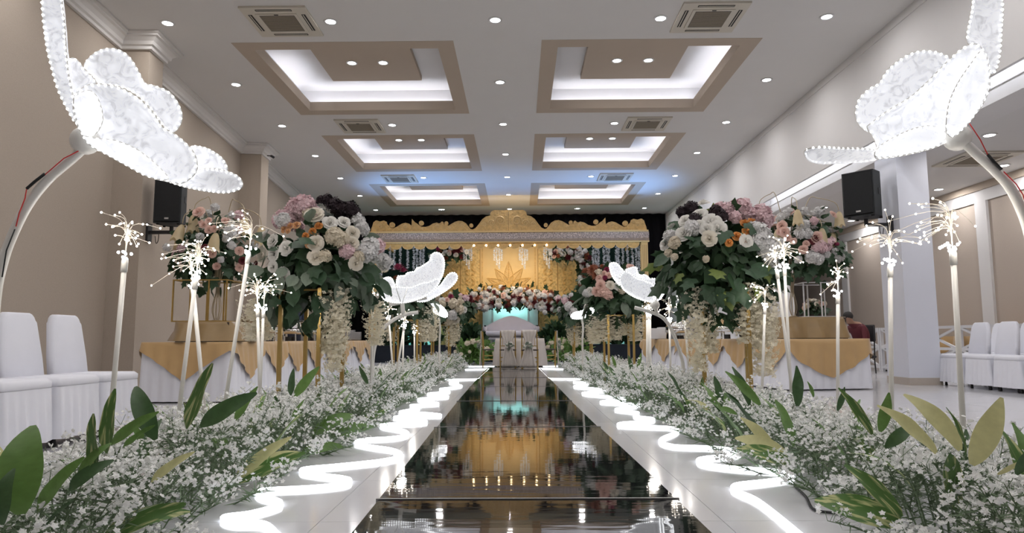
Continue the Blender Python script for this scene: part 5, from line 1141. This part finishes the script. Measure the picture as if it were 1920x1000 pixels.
bouquet('floral_bouquet', Cc, (0.50, 0.45, 0.36), 'leafy cream bouquet on the second left stand behind the flower lamp', 'bouquet', [(748, 505, 'dah:magenta', 22), (757, 510, 'dah:magenta', 16)], 10, [HC, CR, W_, 'dah:rust'], 46, hg(Cc, 11.4, [(795, 570, 640, -0.1, 1.1), (735, 590, 640, 0, 1.0), (812, 575, 640, 0.2, 0.9), (780, 570, 620, 0.2, 0.9)]), 'stand bouquets', 5, (0.14, 0.24), 340)
stand(827, 15.4, 1.05, PI / 4, 'gold flower stand, farthest in the left bed')
Cc = at(838, 580, 15.4)
bouquet('floral_bouquet', Cc, (0.42, 0.40, 0.34), 'cream bouquet with a burgundy top on the farthest left stand', 'bouquet', [(845, 557, 'dah:magenta', 10), (838, 563, BL, 9), (850, 570, HC, 20), (860, 580, HC, 20), (848, 590, HW, 20), (855, 600, CR, 15), (842, 602, HC, 17), (830, 570, HC, 14), (862, 566, HC, 12)], 10, [HC, CR, W_], 24, hg(Cc, 15.4, [(845, 600, 650, -0.1, 1.2), (855, 605, 640, 0, 1.0), (810, 590, 640, 0, 1.0)]), 'stand bouquets', 6, (0.12, 0.22), 260)
stand(1160, 10.5, 1.08, PI / 4 + 0.05, 'gold flower stand, second from the front in the right bed')
Cc = at(1152, 545, 10.5)
bouquet('floral_bouquet', Cc, (0.52, 0.45, 0.40), 'bouquet of blush pink flowers and dark leaves on the second right stand', 'bouquet', s5([(410, 270, 'dah:rust', 24), (440, 320, 'dah:rust', 18), (545, 265, 'dah:magenta', 12), (525, 345, 'dah:magenta', 10), (470, 350, BL, 14), (480, 420, BL, 18), (515, 300, BL, 10), (565, 320, BL, 12), (520, 490, 'hyd:rose_blush', 20), (560, 520, 'hyd:rose_blush', 18), (480, 500, 'hyd:rose_blush', 15), (580, 420, CR, 16), (440, 480, BL, 16), (380, 480, W_, 16), (340, 500, HW, 16), (660, 430, W_, 15), (700, 470, HC, 15), (500, 230, 'dah:rust', 10)], 1040, 460), 6, [HC, BL, W_], 60, hg(Cc, 10.5, [(1130, 590, 640, -0.1, 1.4), (1150, 590, 638, 0, 1.4), (1115, 600, 645, 0.1, 1.1), (1190, 590, 640, 0.1, 1.2), (1170, 580, 630, 0.2, 1.0)]), 'stand bouquets', 7, (0.14, 0.26), 420, leafmix=('ivy', 'grey', 'dark', 'dark'))
stand(1092, 15.2, 1.0, PI / 4, 'gold flower stand, farthest in the right bed')
Cc = at(1085, 580, 15.2)
bouquet('floral_bouquet', Cc, (0.45, 0.42, 0.36), 'white and burgundy bouquet on the farthest right stand', 'bouquet', [(1080, 560, 'dah:burgundy', 11), (1073, 563, 'dah:burgundy', 11), (1067, 575, HW, 18), (1075, 585, HW, 16), (1060, 565, PK, 14)], 10, [HW, HC, W_], 30, hg(Cc, 15.2, [(1080, 605, 645, -0.1, 1.2), (1106, 605, 640, 0, 1.0), (1070, 605, 640, 0, 0.9)]), 'stand bouquets', 8, (0.14, 0.24), 260)
# ================================================================== BUFFET TABLES
TZ = 0.70
def tri(x): x = x % 1.0; return 1 - abs(2 * x - 1)
def buffet(x, y, rz, hx, hy, lab, idx, side):
    o = thing('buffet_table', (x, y, 0), 'folding buffet table hidden under cloths, %s' % lab, 'table', 'buffet tables', rz)
    MB().box((-hx + 0.02, -hy + 0.02, TZ - 0.03), (hx - 0.02, hy - 0.02, TZ - 0.006)).build('tabletop', mt['dark_wood'], o)
    for sx in (-1, 1):
        for sy in (-1, 1): MB().tube([(sx * (hx - 0.1), sy * (hy - 0.12), 0), (sx * (hx - 0.1), sy * (hy - 0.12), TZ - 0.03)], 0.015, 6).build('leg', mt['metal_black'], o)
    c = cloth_mb(hx, hy, TZ - 0.004, TZ - 0.02, idx, npl=44, amp=0.011, flare=0.035).build('table_skirt', mt['cloth_white'], None, True)
    tag(c, 'pleated white cloth skirt of the buffet table, %s' % lab, 'tablecloth', 'white buffet cloths'); c.location = (x, y, 0); c.rotation_euler = (0, 0, rz)
    L = 4 * (hx + hy)
    def rag(p, n, s):
        if abs(n.y) > 0.5: u = (p.x + hx) / (2 * hx); return 0.10 + 0.36 * tri(u * 1.0) ** 1.1 if side < 0 else 0.12 + 0.42 * tri(u) ** 0.62 - 0.008 * math.sin(u * 31)
        u = (p.y + hy) / (2 * hy); return 0.10 + 0.36 * tri(u * 2.0 + 0.15 * (idx % 3)) ** 0.9
    g = cloth_mb(hx, hy, TZ + 0.003, 0, idx + 5, npl=34, amp=0.012, flare=0.045, rag=rag).shift((0, 0, 0)).build('gold_overlay', mt['cloth_gold'], None, True)
    g.scale = (1.02, 1.012, 1.0)
    tag(g, 'pointed gold satin overlay on the buffet table, %s' % lab, 'tablecloth', 'gold buffet overlays'); g.location = (x, y, 0); g.rotation_euler = (0, 0, rz)
LB = []
for k in range(4):
    y = 8.97 + 1.94 * k; buffet(-3.90, y, 0, 0.52, 0.95, '%s from the front on the left' % ORD[k], k, -1); LB.append((-3.90, y))
th = 0.161; u = Vector((-math.sin(th), math.cos(th))); v = Vector((math.cos(th), math.sin(th))); st_ = Vector((3.66, 9.45)); RB = []
for k in range(3):
    c = st_ + u * (0.97 + 1.98 * k) + v * 0.62; buffet(c.x, c.y, th, 0.62, 0.95, '%s from the front on the right' % ORD[k], k + 4, 1); RB.append(c)
ZT = TZ + 0.006
# draped risers with lily lamps and flowers
def riser(px0, px1, Y, ztop, hy, label, rz=0.0):
    x0, x1 = at(px0, 620, Y).x, at(px1, 620, Y).x; t = thing('draped_riser', ((x0 + x1) / 2, Y + hy, ZT), label, 'riser', 'draped risers', rz)
    h = ztop - ZT; hx = (x1 - x0) / 2 - 0.11
    MB().box((-hx, -hy, 0), (hx, hy, h - 0.01)).build('box', mt['dark_wood'], t)
    cloth_mb(hx, hy, h, h - 0.008, int(px0), npl=9, amp=0.065, flare=0.13).build('gold_drape', mt['cloth_gold2'], t, True)
    return t
def lily_lamp(base, px_tip, px_shades, Y, label):
    """cluster of arched brass stems with tulip shades rising from a wire vase"""
    base = Vector(base); t = thing('lily_lamp', base, label, 'lamp', 'lily lamps')
    m = MB()
    for k in range(9):
        a = k * 2 * PI / 9; c, s = math.cos(a), math.sin(a)
        MB().tube(spline([(0.02 * c, 0.02 * s, 0), (0.055 * c, 0.055 * s, 0.12), (0.05 * c, 0.05 * s, 0.22), (0.018 * c, 0.018 * s, 0.40), (0.05 * c, 0.05 * s, 0.60)], 4), 0.0045, 5).build('vase_wire', mt['brass'], t, True)
    MB().lathe([(0.06, 0), (0.06, 0.012), (0.02, 0.02)], 14).build('base', mt['brass'], t, True)
    for n, (px, py, dy, tilt) in enumerate(px_shades):
        e = at(px, py, Y + dy) - base; apex = Vector((e.x * 0.62, e.y * 0.62, max(e.z + 0.22, e.z * 1.0 + 0.16)))
        path = spline([(0, 0, 0.30), (e.x * 0.12, e.y * 0.12, e.z * 0.7), (e.x * 0.40, e.y * 0.40, apex.z - 0.03), apex, (e.x * 0.93, e.y * 0.93, apex.z - 0.08), (e.x, e.y, e.z + 0.02)], 6)
        o = MB().tube(path, 0.006, 6).build('arm', mt['brass'], t, True)
        sh = MB(); N = 18
        for zi in range(7):
            z = -0.018 * zi - 0.002 * zi * zi
            for q in range(N):
                a = 2 * PI * q / N; pet = 1 + 0.10 * math.cos(6 * a) * (zi / 6); r = (0.018 + 0.055 * math.sin(PI * 0.5 * zi / 6) ** 0.8 + (0.012 if zi == 6 else 0)) * pet
                sh.v.append((r * math.cos(a), r * math.sin(a), z - (0.02 * math.cos(6 * a) if zi == 6 else 0)))
        for zi in range(6):
            for q in range(N): q2 = (q + 1) % N; sh.f.append((zi * N + q, zi * N + q2, (zi + 1) * N + q2, (zi + 1) * N + q))
        sh.f.append(tuple(range(N)))
        s_ = sh.build('tulip_shade', mt['tulip'], t, True); s_.location = e; s_.rotation_euler = (0, tilt, n); s_.scale = (0.95, 0.95, 1.2)
    return t
def thin_frame(x, y, z, hx, hy, h, mat_, label, npole=4):
    t = thing('flower_rack', (x, y, z), label, 'flower stand', 'thin flower frames')
    for sy in (-1, 1):
        for k in range(npole): MB().box((-hx + 2 * hx * k / (npole - 1) - 0.008, sy * hy - 0.008, 0), (-hx + 2 * hx * k / (npole - 1) + 0.008, sy * hy + 0.008, h)).build('upright', mat_, t)
        for zz in (0.0, h - 0.014): MB().box((-hx, sy * hy - 0.007, zz), (hx, sy * hy + 0.007, zz + 0.014)).build('rail', mat_, t)
    for sx in (-1, 1):
        for zz in (0.0, h - 0.014): MB().box((sx * hx - 0.007, -hy, zz), (sx * hx + 0.007, hy, zz + 0.014)).build('rail', mat_, t)
    return t
zl = at(380, 605, 8.6).z
riser(312, 446, 8.15, zl, 0.42, 'dark gold draped riser on the near end of the left buffet')
thin_frame(at(388, 600, 8.55).x, 8.55, zl + 0.002, 0.33, 0.22, 0.52, mt['gold_metal'], 'thin gold frame carrying flowers on the left riser')
Cl = at(398, 462, 8.6)
specL = s5([(510, 305, BL, 12), (455, 350, BL, 13), (430, 330, BL, 10), (510, 400, BL, 15), (560, 390, BL, 13), (670, 310, BL, 12), (705, 310, BL, 10), (740, 325, W_, 11), (740, 250, HW, 14), (735, 430, HW, 28), (800, 400, PK, 18), (690, 490, HW, 16), (230, 590, PK, 16), (180, 670, BL, 14), (210, 710, BL, 12), (170, 640, PK, 13), (160, 780, BL, 10), (470, 600, 'rose:burgundy', 18), (540, 640, BL, 16), (590, 770, BL, 13), (630, 700, HW, 13), (420, 470, HW, 16), (820, 610, BL, 16), (850, 710, 'rose:burgundy', 14), (870, 790, BL, 16), (820, 780, BL, 14), (880, 880, HC, 14), (290, 700, HW, 12), (740, 560, HW, 16)], 300, 360)
bouquet('floral_bouquet', Cl, (0.52, 0.42, 0.50), 'bouquet of blush roses and white hydrangeas with lily lamps on the left buffet', 'bouquet', specL, 8, [BL, HW, PK], 70, [], 'buffet bouquets', 9, (0.10, 0.17), 460, leafmix=('ivy', 'dark', 'ivy'))
lily_lamp((at(406, 600, 8.55).x, 8.55, zl + 0.012), None, [(363, 403, -0.15, 0), (342, 422, -0.2, 0.3), (459, 408, -0.1, 0), (405, 437, -0.5, -0.15), (490, 425, 0, 0), (334, 448, 0.1, 0.4)], 8.55, 'brass lily lamp with cream tulip shades on the left buffet')
zr = at(1520, 596, 10.4).z
riser(1448, 1602, 10.0, zr, 0.42, 'gold draped riser on the near end of the right buffet')
thin_frame(at(1530, 596, 10.4).x, 10.42, zr + 0.002, 0.26, 0.24, 0.52, mt['rail'], 'thin white frame carrying flowers on the right riser', 3)
Cr = at(1512, 458, 10.3)
specR = s5([(370, 360, BL, 18), (400, 420, BL, 18), (350, 420, BL, 12), (430, 480, BL, 14), (490, 515, BL, 12), (330, 530, BL, 10), (400, 250, HW, 18), (450, 215, HW, 16), (600, 210, HW, 16), (350, 290, HW, 14), (590, 350, HW, 24), (560, 430, HW, 22), (630, 440, HW, 20), (700, 310, PK, 16), (740, 210, HW, 16), (690, 230, HW, 12), (710, 490, 'rose:burgundy', 22), (590, 600, BL, 16), (620, 540, BL, 12), (770, 570, PK, 26), (820, 550, PK, 24), (870, 510, PK, 16), (720, 590, PK, 18), (930, 550, 'hyd:magenta', 10), (680, 670, HW, 26), (740, 690, HW, 24), (820, 650, HW, 18), (940, 660, HW, 26), (540, 700, HW, 15), (910, 620, HW, 16)], 1400, 360)
bouquet('floral_bouquet', Cr, (0.60, 0.48, 0.56), 'bouquet of pink peonies and white hydrangeas with lily lamps on the right buffet', 'bouquet', specR, 8, [BL, HW, PK], 70, [], 'buffet bouquets', 10, (0.11, 0.19), 480, leafmix=('ivy', 'dark', 'ivy'))
lily_lamp((at(1488, 596, 10.4).x, 10.4, zr + 0.012), None, [(1495, 393, -0.65, 0), (1458, 430, -0.35, 0.1), (1573, 397, -0.2, 0), (1541, 428, -0.55, 0), (1562, 437, -0.3, -0.6), (1423, 392, 0.1, 0.2)], 10.4, 'brass lily lamp with cream tulip shades on the right buffet')
# small pot of flowers and blue panel on the right buffet
px_ = at(1528, 595, 11.6); t = thing('flower_pot', (px_.x, 11.6, ZT), 'small pot of cream flowers behind the right riser', 'flower pot')
hz = at(1528, 590, 11.6).z - ZT
MB().lathe([(0.09, 0), (0.12, hz * 0.8), (0.13, hz)], 14).build('pot', mt['dark_wood'], t, True)
f_ = foliage_mb((0.2, 0.2, 0.16), 120, 0.06, 0.11, 3, (0.2, 1)); f_.shift((0, 0, hz + 0.1)); f_.build('foliage', mt['leaf_dark'], t, True, kind='stuff')
for i in range(18):
    a = i * 2.4; z = rnd(0, 0.95); r = math.sqrt(1 - z * z); kd = random.choice([CR, BL, HC]); inst(FNAME[kd.split(':')[0]], flower(kd), t, (0.18 * r * math.cos(a), 0.18 * r * math.sin(a), hz + 0.1 + 0.15 * z), qz((r * math.cos(a), r * math.sin(a), z)), 0.045)
# chafing dishes, boxes, plates
def chafer(px, Y, lidmat, label, s=1.0, rz=0.0):
    p = at(px, 636, Y); t = thing('chafing_dish', (p.x, Y, ZT), label, 'chafing dish', 'chafing dishes', rz)
    for sx in (-1, 1):
        for sy in (-1, 1): MB().tube([(sx * 0.26 * s, sy * 0.17 * s, 0), (sx * 0.25 * s, sy * 0.16 * s, 0.16 * s)], 0.012 * s, 6).build('leg', mt['steel'], t)
    MB().cbox((0, 0, 0.16 * s), (0.56 * s, 0.38 * s, 0.09 * s), 0.02 * s).build('water_pan', mt['steel'], t, True)
    m = MB(); N = 12
    for i in range(N + 1):
        a = PI * i / N
        for xx in (-0.27, 0.27): m.v.append((xx * s, -0.18 * s * math.cos(a), (0.205 + 0.15 * math.sin(a)) * s))
    for i in range(N): m.f.append((2 * i, 2 * i + 1, 2 * i + 3, 2 * i + 2))
    m.f.append(tuple(2 * i for i in range(N + 1))); m.f.append(tuple(2 * i + 1 for i in reversed(range(N + 1))))
    lid = m.build('lid', lidmat, t, True)
    MB().tube([(-0.1 * s, -0.17 * s, 0.30 * s), (-0.1 * s, -0.22 * s, 0.30 * s), (0.1 * s, -0.22 * s, 0.30 * s), (0.1 * s, -0.17 * s, 0.30 * s)], 0.009 * s, 6).build('handle', mt['steel'], lid)
    for sx in (-1, 1): MB().lathe([(0.05 * s, 0), (0.05 * s, 0.07 * s)], 12, (sx * 0.12 * s, 0, 0.0)).build('burner', mt['metal_black'], t)
chafer(490, 9.7, mt['copper'], 'bronze-lidded chafing dish behind the twin fairy light poles', 1.0)
chafer(545, 11.2, mt['steel'], 'steel chafing dish on the left buffet behind the gold stand leg', 1.0, PI / 2)
chafer(580, 12.2, mt['steel'], 'steel chafing dish in the middle of the left buffet', 1.0, PI / 2)
chafer(607, 13.2, mt['steel'], 'steel chafing dish on the left buffet nearest the plates', 1.0, PI / 2)
chafer(1378, 10.9, mt['copper'], 'bronze-lidded chafing dish behind the right flower stand', 1.0)
chafer(1330, 12.4, mt['steel'], 'steel chafing dish in the middle of the right buffet', 1.0, PI / 2 + th)
chafer(1274, 13.6, mt['steel'], 'steel chafing dish at the far end of the right buffet', 1.0, PI / 2 + th)
plate_me = MB().lathe([(0.05, 0), (0.07, 0.004), (0.125, 0.018), (0.127, 0.020), (0.07, 0.008)], 18).mesh('dinner_plate', mt['plate'], True)
for n, (px, Y, cnt, lab) in enumerate(((655, 14.4, 12, 'white plate in the front stack on the left buffet'), (667, 15.0, 10, 'white plate in the rear stack on the left buffet'))):
    p = at(px, 636, Y)
    for k in range(cnt): tag(inst('dinner_plate', plate_me, None, (p.x, Y, ZT + 0.018 * k)), lab, 'plate', lab.replace('white plate in', 'plates of'))
p = at(655, 610, 14.9); tag(MB().cbox((p.x - 0.16, 14.82, ZT + 0.18), (0.2, 0.2, 0.36), 0.01).build('white_carton', mt['plate']), 'white carton beside the plate stacks on the left buffet', 'carton')
for k, (px, w_, h_, lab, mk) in enumerate(((1226, 0.2, 0.22, 'grey carton at the far end of the right buffet', 'plate'), (1241, 0.16, 0.24, 'white carton at the far end of the right buffet', 'plate'))):
    p = at(px, 636, 14.3); tag(MB().cbox((p.x, 14.3, ZT + h_ / 2), (w_, 0.2, h_), 0.008).build('carton', mt[mk]), lab, 'carton', 'cartons on the right buffet')
# ================================================================== WHITE COVERED CHAIRS
def covered_chair_parts(t):
    MB().cbox((0, 0, 0.435), (0.47, 0.47, 0.075), 0.02).build('seat_cover', mt['cloth_white'], t, True)
    cloth_mb(0.222, 0.222, 0.41, 0.35, 2, top=False, npl=20, amp=0.017, flare=0.03).build('skirt', mt['cloth_white'], t, True)
    m = MB(); N = 14; pts = []
    W0, W1, z0, z1 = 0.215, 0.165, 0.44, 0.93; r = 0.07
    prof_ = [(-W0, z0), (W0, z0), (W0 * 0.97, 0.60), (W1 + 0.012, z1 - r)] + [(W1 - r + r * math.cos(a), z1 - r + r * math.sin(a)) for a in (0.2, 0.6, 1.0, 1.4)] + [(-W1 + r - r * math.cos(a), z1 - r + r * math.sin(a)) for a in (1.4, 1.0, 0.6, 0.2)] + [(-W1 - 0.012, z1 - r), (-W0 * 0.97, 0.60)]
    lean = lambda z: -0.20 - 0.07 * (z - z0) / (z1 - z0); n = len(prof_); cz = 0.68
    for off, sc2 in ((0.035, 0.90), (0.022, 1.0), (-0.022, 1.0), (-0.035, 0.90)):
        for x_, z_ in prof_: zz = cz + (z_ - cz) * (0.5 + 0.5 * sc2); m.v.append((x_ * sc2, lean(zz) + off, zz))
    for k in range(3):
        for i in range(n): i2 = (i + 1) % n; m.f.append((k * n + i, k * n + i2, (k + 1) * n + i2, (k + 1) * n + i))
    m.f.append(tuple(reversed(range(n)))); m.f.append(tuple(range(3 * n, 4 * n)))
    m.build('backrest_cover', mt['cloth_white'], t, True)
    for sx in (-1, 1):
        for sy in (-1, 1): MB().lathe([(0.014, 0), (0.02, 0.012), (0.012, 0.07)], 8, (sx * 0.19, sy * 0.19, 0)).build('foot', mt['rubber'], t)
ch0 = thing('covered_chair', (-3.38, 5.44, 0), 'white covered chair nearest the left buffet table', 'chair', 'white covered chairs on the left', -PI / 2); covered_chair_parts(ch0)
def chair_at(x, y, rz, label, group):
    c = copy_tree(ch0); c.location = (x, y, 0); c.rotation_euler = (0, 0, rz); tag(c, label, 'chair', group)
for x_, y_, lab in ((-3.38, 4.92, 'white covered chair second from the left buffet table'), (-3.38, 4.40, 'white covered chair cut by the left picture edge'), (-3.38, 3.88, 'white covered chair outside the left picture edge')): chair_at(x_, y_, -PI / 2, lab, 'white covered chairs on the left')
for x_, y_, lab in ((6.56, 10.20, 'white covered chair beside the column, first of the front right row'), (6.56, 9.62, 'white covered chair second from the column in the front right row'), (6.56, 9.04, 'white covered chair third from the column in the front right row'), (6.56, 8.46, 'white covered chair fourth from the column in the front right row'), (7.25, 10.75, 'white covered chair farthest in the rear right row'), (7.25, 10.15, 'white covered chair in the rear right row at the picture edge'), (7.25, 9.55, 'white covered chair last of the rear right row')): chair_at(x_, y_, PI / 2 + rnd(-0.03, 0.03), lab, 'white covered chairs on the right')
# ================================================================== RAILINGS AND ROUND TABLES IN THE SIDE ROOM
def rail_panel(y, label):
    t = thing('lattice_railing', (7.75, y, 0), label, 'railing', 'white lattice railings'); L = 0.62; H_ = 0.92; m = mt['rail']
    for yy in (-L, L): MB().box((-0.03, yy - 0.03, 0), (0.03, yy + 0.03, H_)).build('post', m, t)
    for zz in (0.06, 0.48, H_ - 0.05): MB().box((-0.025, -L, zz), (0.025, L, zz + 0.05)).build('rail', m, t)
    for (a, b) in (((-L, 0.08), (L, 0.50)), ((-L, 0.50), (L, 0.08)), ((-L, 0.50), (L, H_ - 0.04)), ((-L, H_ - 0.04), (L, 0.50))): MB().tube([(0, a[0], a[1]), (0, b[0], b[1])], 0.028, 4).build('brace', m, t)
    for yy in (-L, L): MB().lathe([(0.03, 0.0), (0.035, 0.03)], 8, (0.06, yy, 0)).build('caster', mt['rubber'], t)
for k in range(5): rail_panel(10.2 + 1.32 * k, 'white cross-braced railing panel, %s from the front' % ORD[k])
for n, (x_, y_, lab) in enumerate(((8.33, 14.2, 'round table with gold topper behind the railing left of the column'), (8.33, 12.3, 'round table with gold topper behind the railing right of the column'))):
    t = thing('round_table', (x_, y_, 0), lab, 'table', 'round side room tables')
    MB().lathe([(0.03, 0), (0.03, 0.68)], 10).build('pedestal', mt['metal_black'], t); MB().lathe([(0.50, 0.70), (0.50, 0.72)], 28).build('tabletop', mt['dark_wood'], t)
    m = MB(); N = 72
    for r_, z_, am in ((0.505, 0.724, 0), (0.51, 0.70, 0.003), (0.525, 0.35, 0.015), (0.54, 0.01, 0.025)):
        for q in range(N): a = 2 * PI * q / N; rr = r_ + am * math.sin(18 * a); m.v.append((rr * math.cos(a), rr * math.sin(a), z_))
    for z_ in range(3):
        for q in range(N): q2 = (q + 1) % N; m.f.append((z_ * N + q, z_ * N + q2, (z_ + 1) * N + q2, (z_ + 1) * N + q))
    m.f.append(tuple(range(N))); m.build('white_cloth', mt['cloth_white'], t, True)
    m = MB()
    for r_, z_ in ((0.0, 0.73), (0.512, 0.73), (0.535, 0)):
        for q in range(N): a = 2 * PI * q / N; m.v.append((max(r_, 0.01) * math.cos(a), max(r_, 0.01) * math.sin(a), z_ if z_ else 0.66 - 0.26 * abs(math.cos(2 * a))))
    for z_ in range(2):
        for q in range(N): q2 = (q + 1) % N; m.f.append((z_ * N + q, z_ * N + q2, (z_ + 1) * N + q2, (z_ + 1) * N + q))
    m.build('gold_topper', mt['cloth_gold'], t, True)
# ================================================================== PEOPLE
def zone_mat(name, stops):
    """clothing colours by body zone along local z"""
    m = bpy.data.materials.new(name); m.use_nodes = True; nt = m.node_tree; N = nt.nodes; b = N['Principled BSDF']; b.inputs['Roughness'].default_value = 0.75
    tc = N.new('ShaderNodeTexCoord'); sp_ = N.new('ShaderNodeSeparateXYZ'); mr = N.new('ShaderNodeMath'); mr.operation = 'DIVIDE'; mr.inputs[1].default_value = 2.0; cr = N.new('ShaderNodeValToRGB'); cr.color_ramp.interpolation = 'CONSTANT'
    nt.links.new(tc.outputs['Object'], sp_.inputs[0]); nt.links.new(sp_.outputs['Z'], mr.inputs[0]); nt.links.new(mr.outputs[0], cr.inputs[0]); nt.links.new(cr.outputs[0], b.inputs['Base Color'])
    e = cr.color_ramp.elements
    while len(e) < len(stops): e.new(0.5)
    for k, (z, c) in enumerate(stops): e[k].position = z / 2.0; e[k].color = (*c, 1)
    return m
def person(loc, rz, label, V, E, mat_, hair):
    t = thing('person', loc, label, 'person', None, rz)
    me = bpy.data.meshes.new('body'); me.from_pydata([v[0] for v in V], E, []); me.materials.append(mat_)
    o = bpy.data.objects.new('body', me); COL.objects.link(o); o.parent = t
    md = o.modifiers.new('skin', 'SKIN')
    sk = me.skin_vertices[0].data if me.skin_vertices else None
    if sk:
        for i, v in enumerate(V): sk[i].radius = v[1] if isinstance(v[1], tuple) else (v[1], v[1]); sk[i].use_root = (i == 0)
    md.use_smooth_shade = True; s_ = o.modifiers.new('subdivision', 'SUBSURF'); s_.levels = 1; s_.render_levels = 2
    c, r = hair; c = Vector(c)
    m = MB(); m.ball(c, r, 14, 9); m.v = [v for v in m.v]; m.build('hair', mt['hair'], t, True)
    return t
SK = (0.33, 0.19, 0.13)
# standing, back turned, navy shirt
V = [((0, 0, 0.95), (0.15, 0.11)), ((0, 0, 1.12), (0.15, 0.11)), ((0, 0, 1.32), (0.18, 0.12)), ((0, 0, 1.42), (0.12, 0.09)), ((0, 0, 1.49), 0.055), ((0, 0.01, 1.55), 0.075), ((0, 0.01, 1.64), 0.09), ((0, 0, 1.70), 0.06),
     ((0.20, 0, 1.38), 0.06), ((0.26, 0.0, 1.12), 0.045), ((0.24, 0.10, 0.90), 0.035), ((0.24, 0.13, 0.82), 0.03), ((-0.20, 0, 1.38), 0.06), ((-0.26, 0.0, 1.12), 0.045), ((-0.24, 0.10, 0.90), 0.035), ((-0.24, 0.13, 0.82), 0.03),
     ((0.09, 0, 0.84), 0.085), ((0.10, 0.01, 0.48), 0.06), ((0.10, 0, 0.09), 0.045), ((0.10, 0.13, 0.035), 0.035), ((-0.09, 0, 0.84), 0.085), ((-0.10, 0.01, 0.48), 0.06), ((-0.10, 0, 0.09), 0.045), ((-0.10, 0.13, 0.035), 0.035)]
E_ = [(0, 1), (1, 2), (2, 3), (3, 4), (4, 5), (5, 6), (6, 7), (2, 8), (8, 9), (9, 10), (10, 11), (2, 12), (12, 13), (13, 14), (14, 15), (0, 16), (16, 17), (17, 18), (18, 19), (0, 20), (20, 21), (21, 22), (22, 23)]
xs_ = at(553, 580, 17.2).x
person((xs_, 17.2, 0), 0.2, 'person in a navy shirt standing with the back turned behind the left buffet', V, E_, zone_mat('navy_clothes', [(0, (0.02, 0.02, 0.02)), (0.07, (0.015, 0.017, 0.03)), (0.86, (0.02, 0.03, 0.06)), (1.46, SK)]), ((0, -0.02, 1.655), (0.092, 0.105, 0.10)))
# seated and bent forward, maroon shirt; local +x is forward
V = [((-0.10, 0, 0.50), (0.15, 0.14)), ((-0.06, 0, 0.66), (0.15, 0.13)), ((0.04, 0, 0.84), (0.15, 0.16)), ((0.15, 0, 0.95), (0.10, 0.12)), ((0.23, 0, 1.00), 0.055), ((0.30, 0, 1.04), 0.08), ((0.34, 0, 1.13), 0.088), ((0.33, 0, 1.19), 0.06),
     ((0.12, 0.19, 0.90), 0.06), ((0.18, 0.25, 0.66), 0.045), ((0.40, 0.16, 0.62), 0.035), ((0.48, 0.12, 0.63), 0.03), ((0.12, -0.19, 0.90), 0.06), ((0.18, -0.25, 0.66), 0.045), ((0.40, -0.16, 0.62), 0.035), ((0.48, -0.12, 0.63), 0.03),
     ((0.06, 0.10, 0.49), 0.08), ((0.36, 0.11, 0.50), 0.065), ((0.36, 0.11, 0.10), 0.045), ((0.48, 0.11, 0.035), 0.035), ((0.06, -0.10, 0.49), 0.08), ((0.36, -0.11, 0.50), 0.065), ((0.36, -0.11, 0.10), 0.045), ((0.48, -0.11, 0.035), 0.035)]
p = at(1588, 596, 14.0); 
person((p.x + 0.27, 14.0, 0.0), PI + 0.35, 'person in a maroon shirt sitting bent forward beside the right buffet', V, E_, zone_mat('maroon_clothes', [(0, (0.02, 0.02, 0.02)), (0.07, (0.02, 0.02, 0.025)), (0.56, (0.10, 0.012, 0.02)), (0.985, SK)]), ((0.315, 0, 1.15), (0.10, 0.09, 0.095)))
t = thing('black_chair', (p.x + 0.22, 14.0, 0), 'black chair under the seated person in the maroon shirt', 'chair', None, PI + 0.35)
MB().cbox((0, 0, 0.33), (0.44, 0.44, 0.06), 0.02).build('seat', mt['metal_black'], t); MB().cbox((-0.25, 0, 0.80), (0.05, 0.34, 0.34), 0.02).build('backrest', mt['metal_black'], t)
for sx in (-1, 1):
    for sy in (-1, 1): MB().tube([(sx * 0.19, sy * 0.19, 0), (sx * 0.18, sy * 0.18, 0.32)], 0.014, 6).build('leg', mt['metal_black'], t)
    MB().tube([(-0.2, sx * 0.17, 0.33), (-0.25, sx * 0.14, 0.66)], 0.014, 6).build('back_post', mt['metal_black'], t)
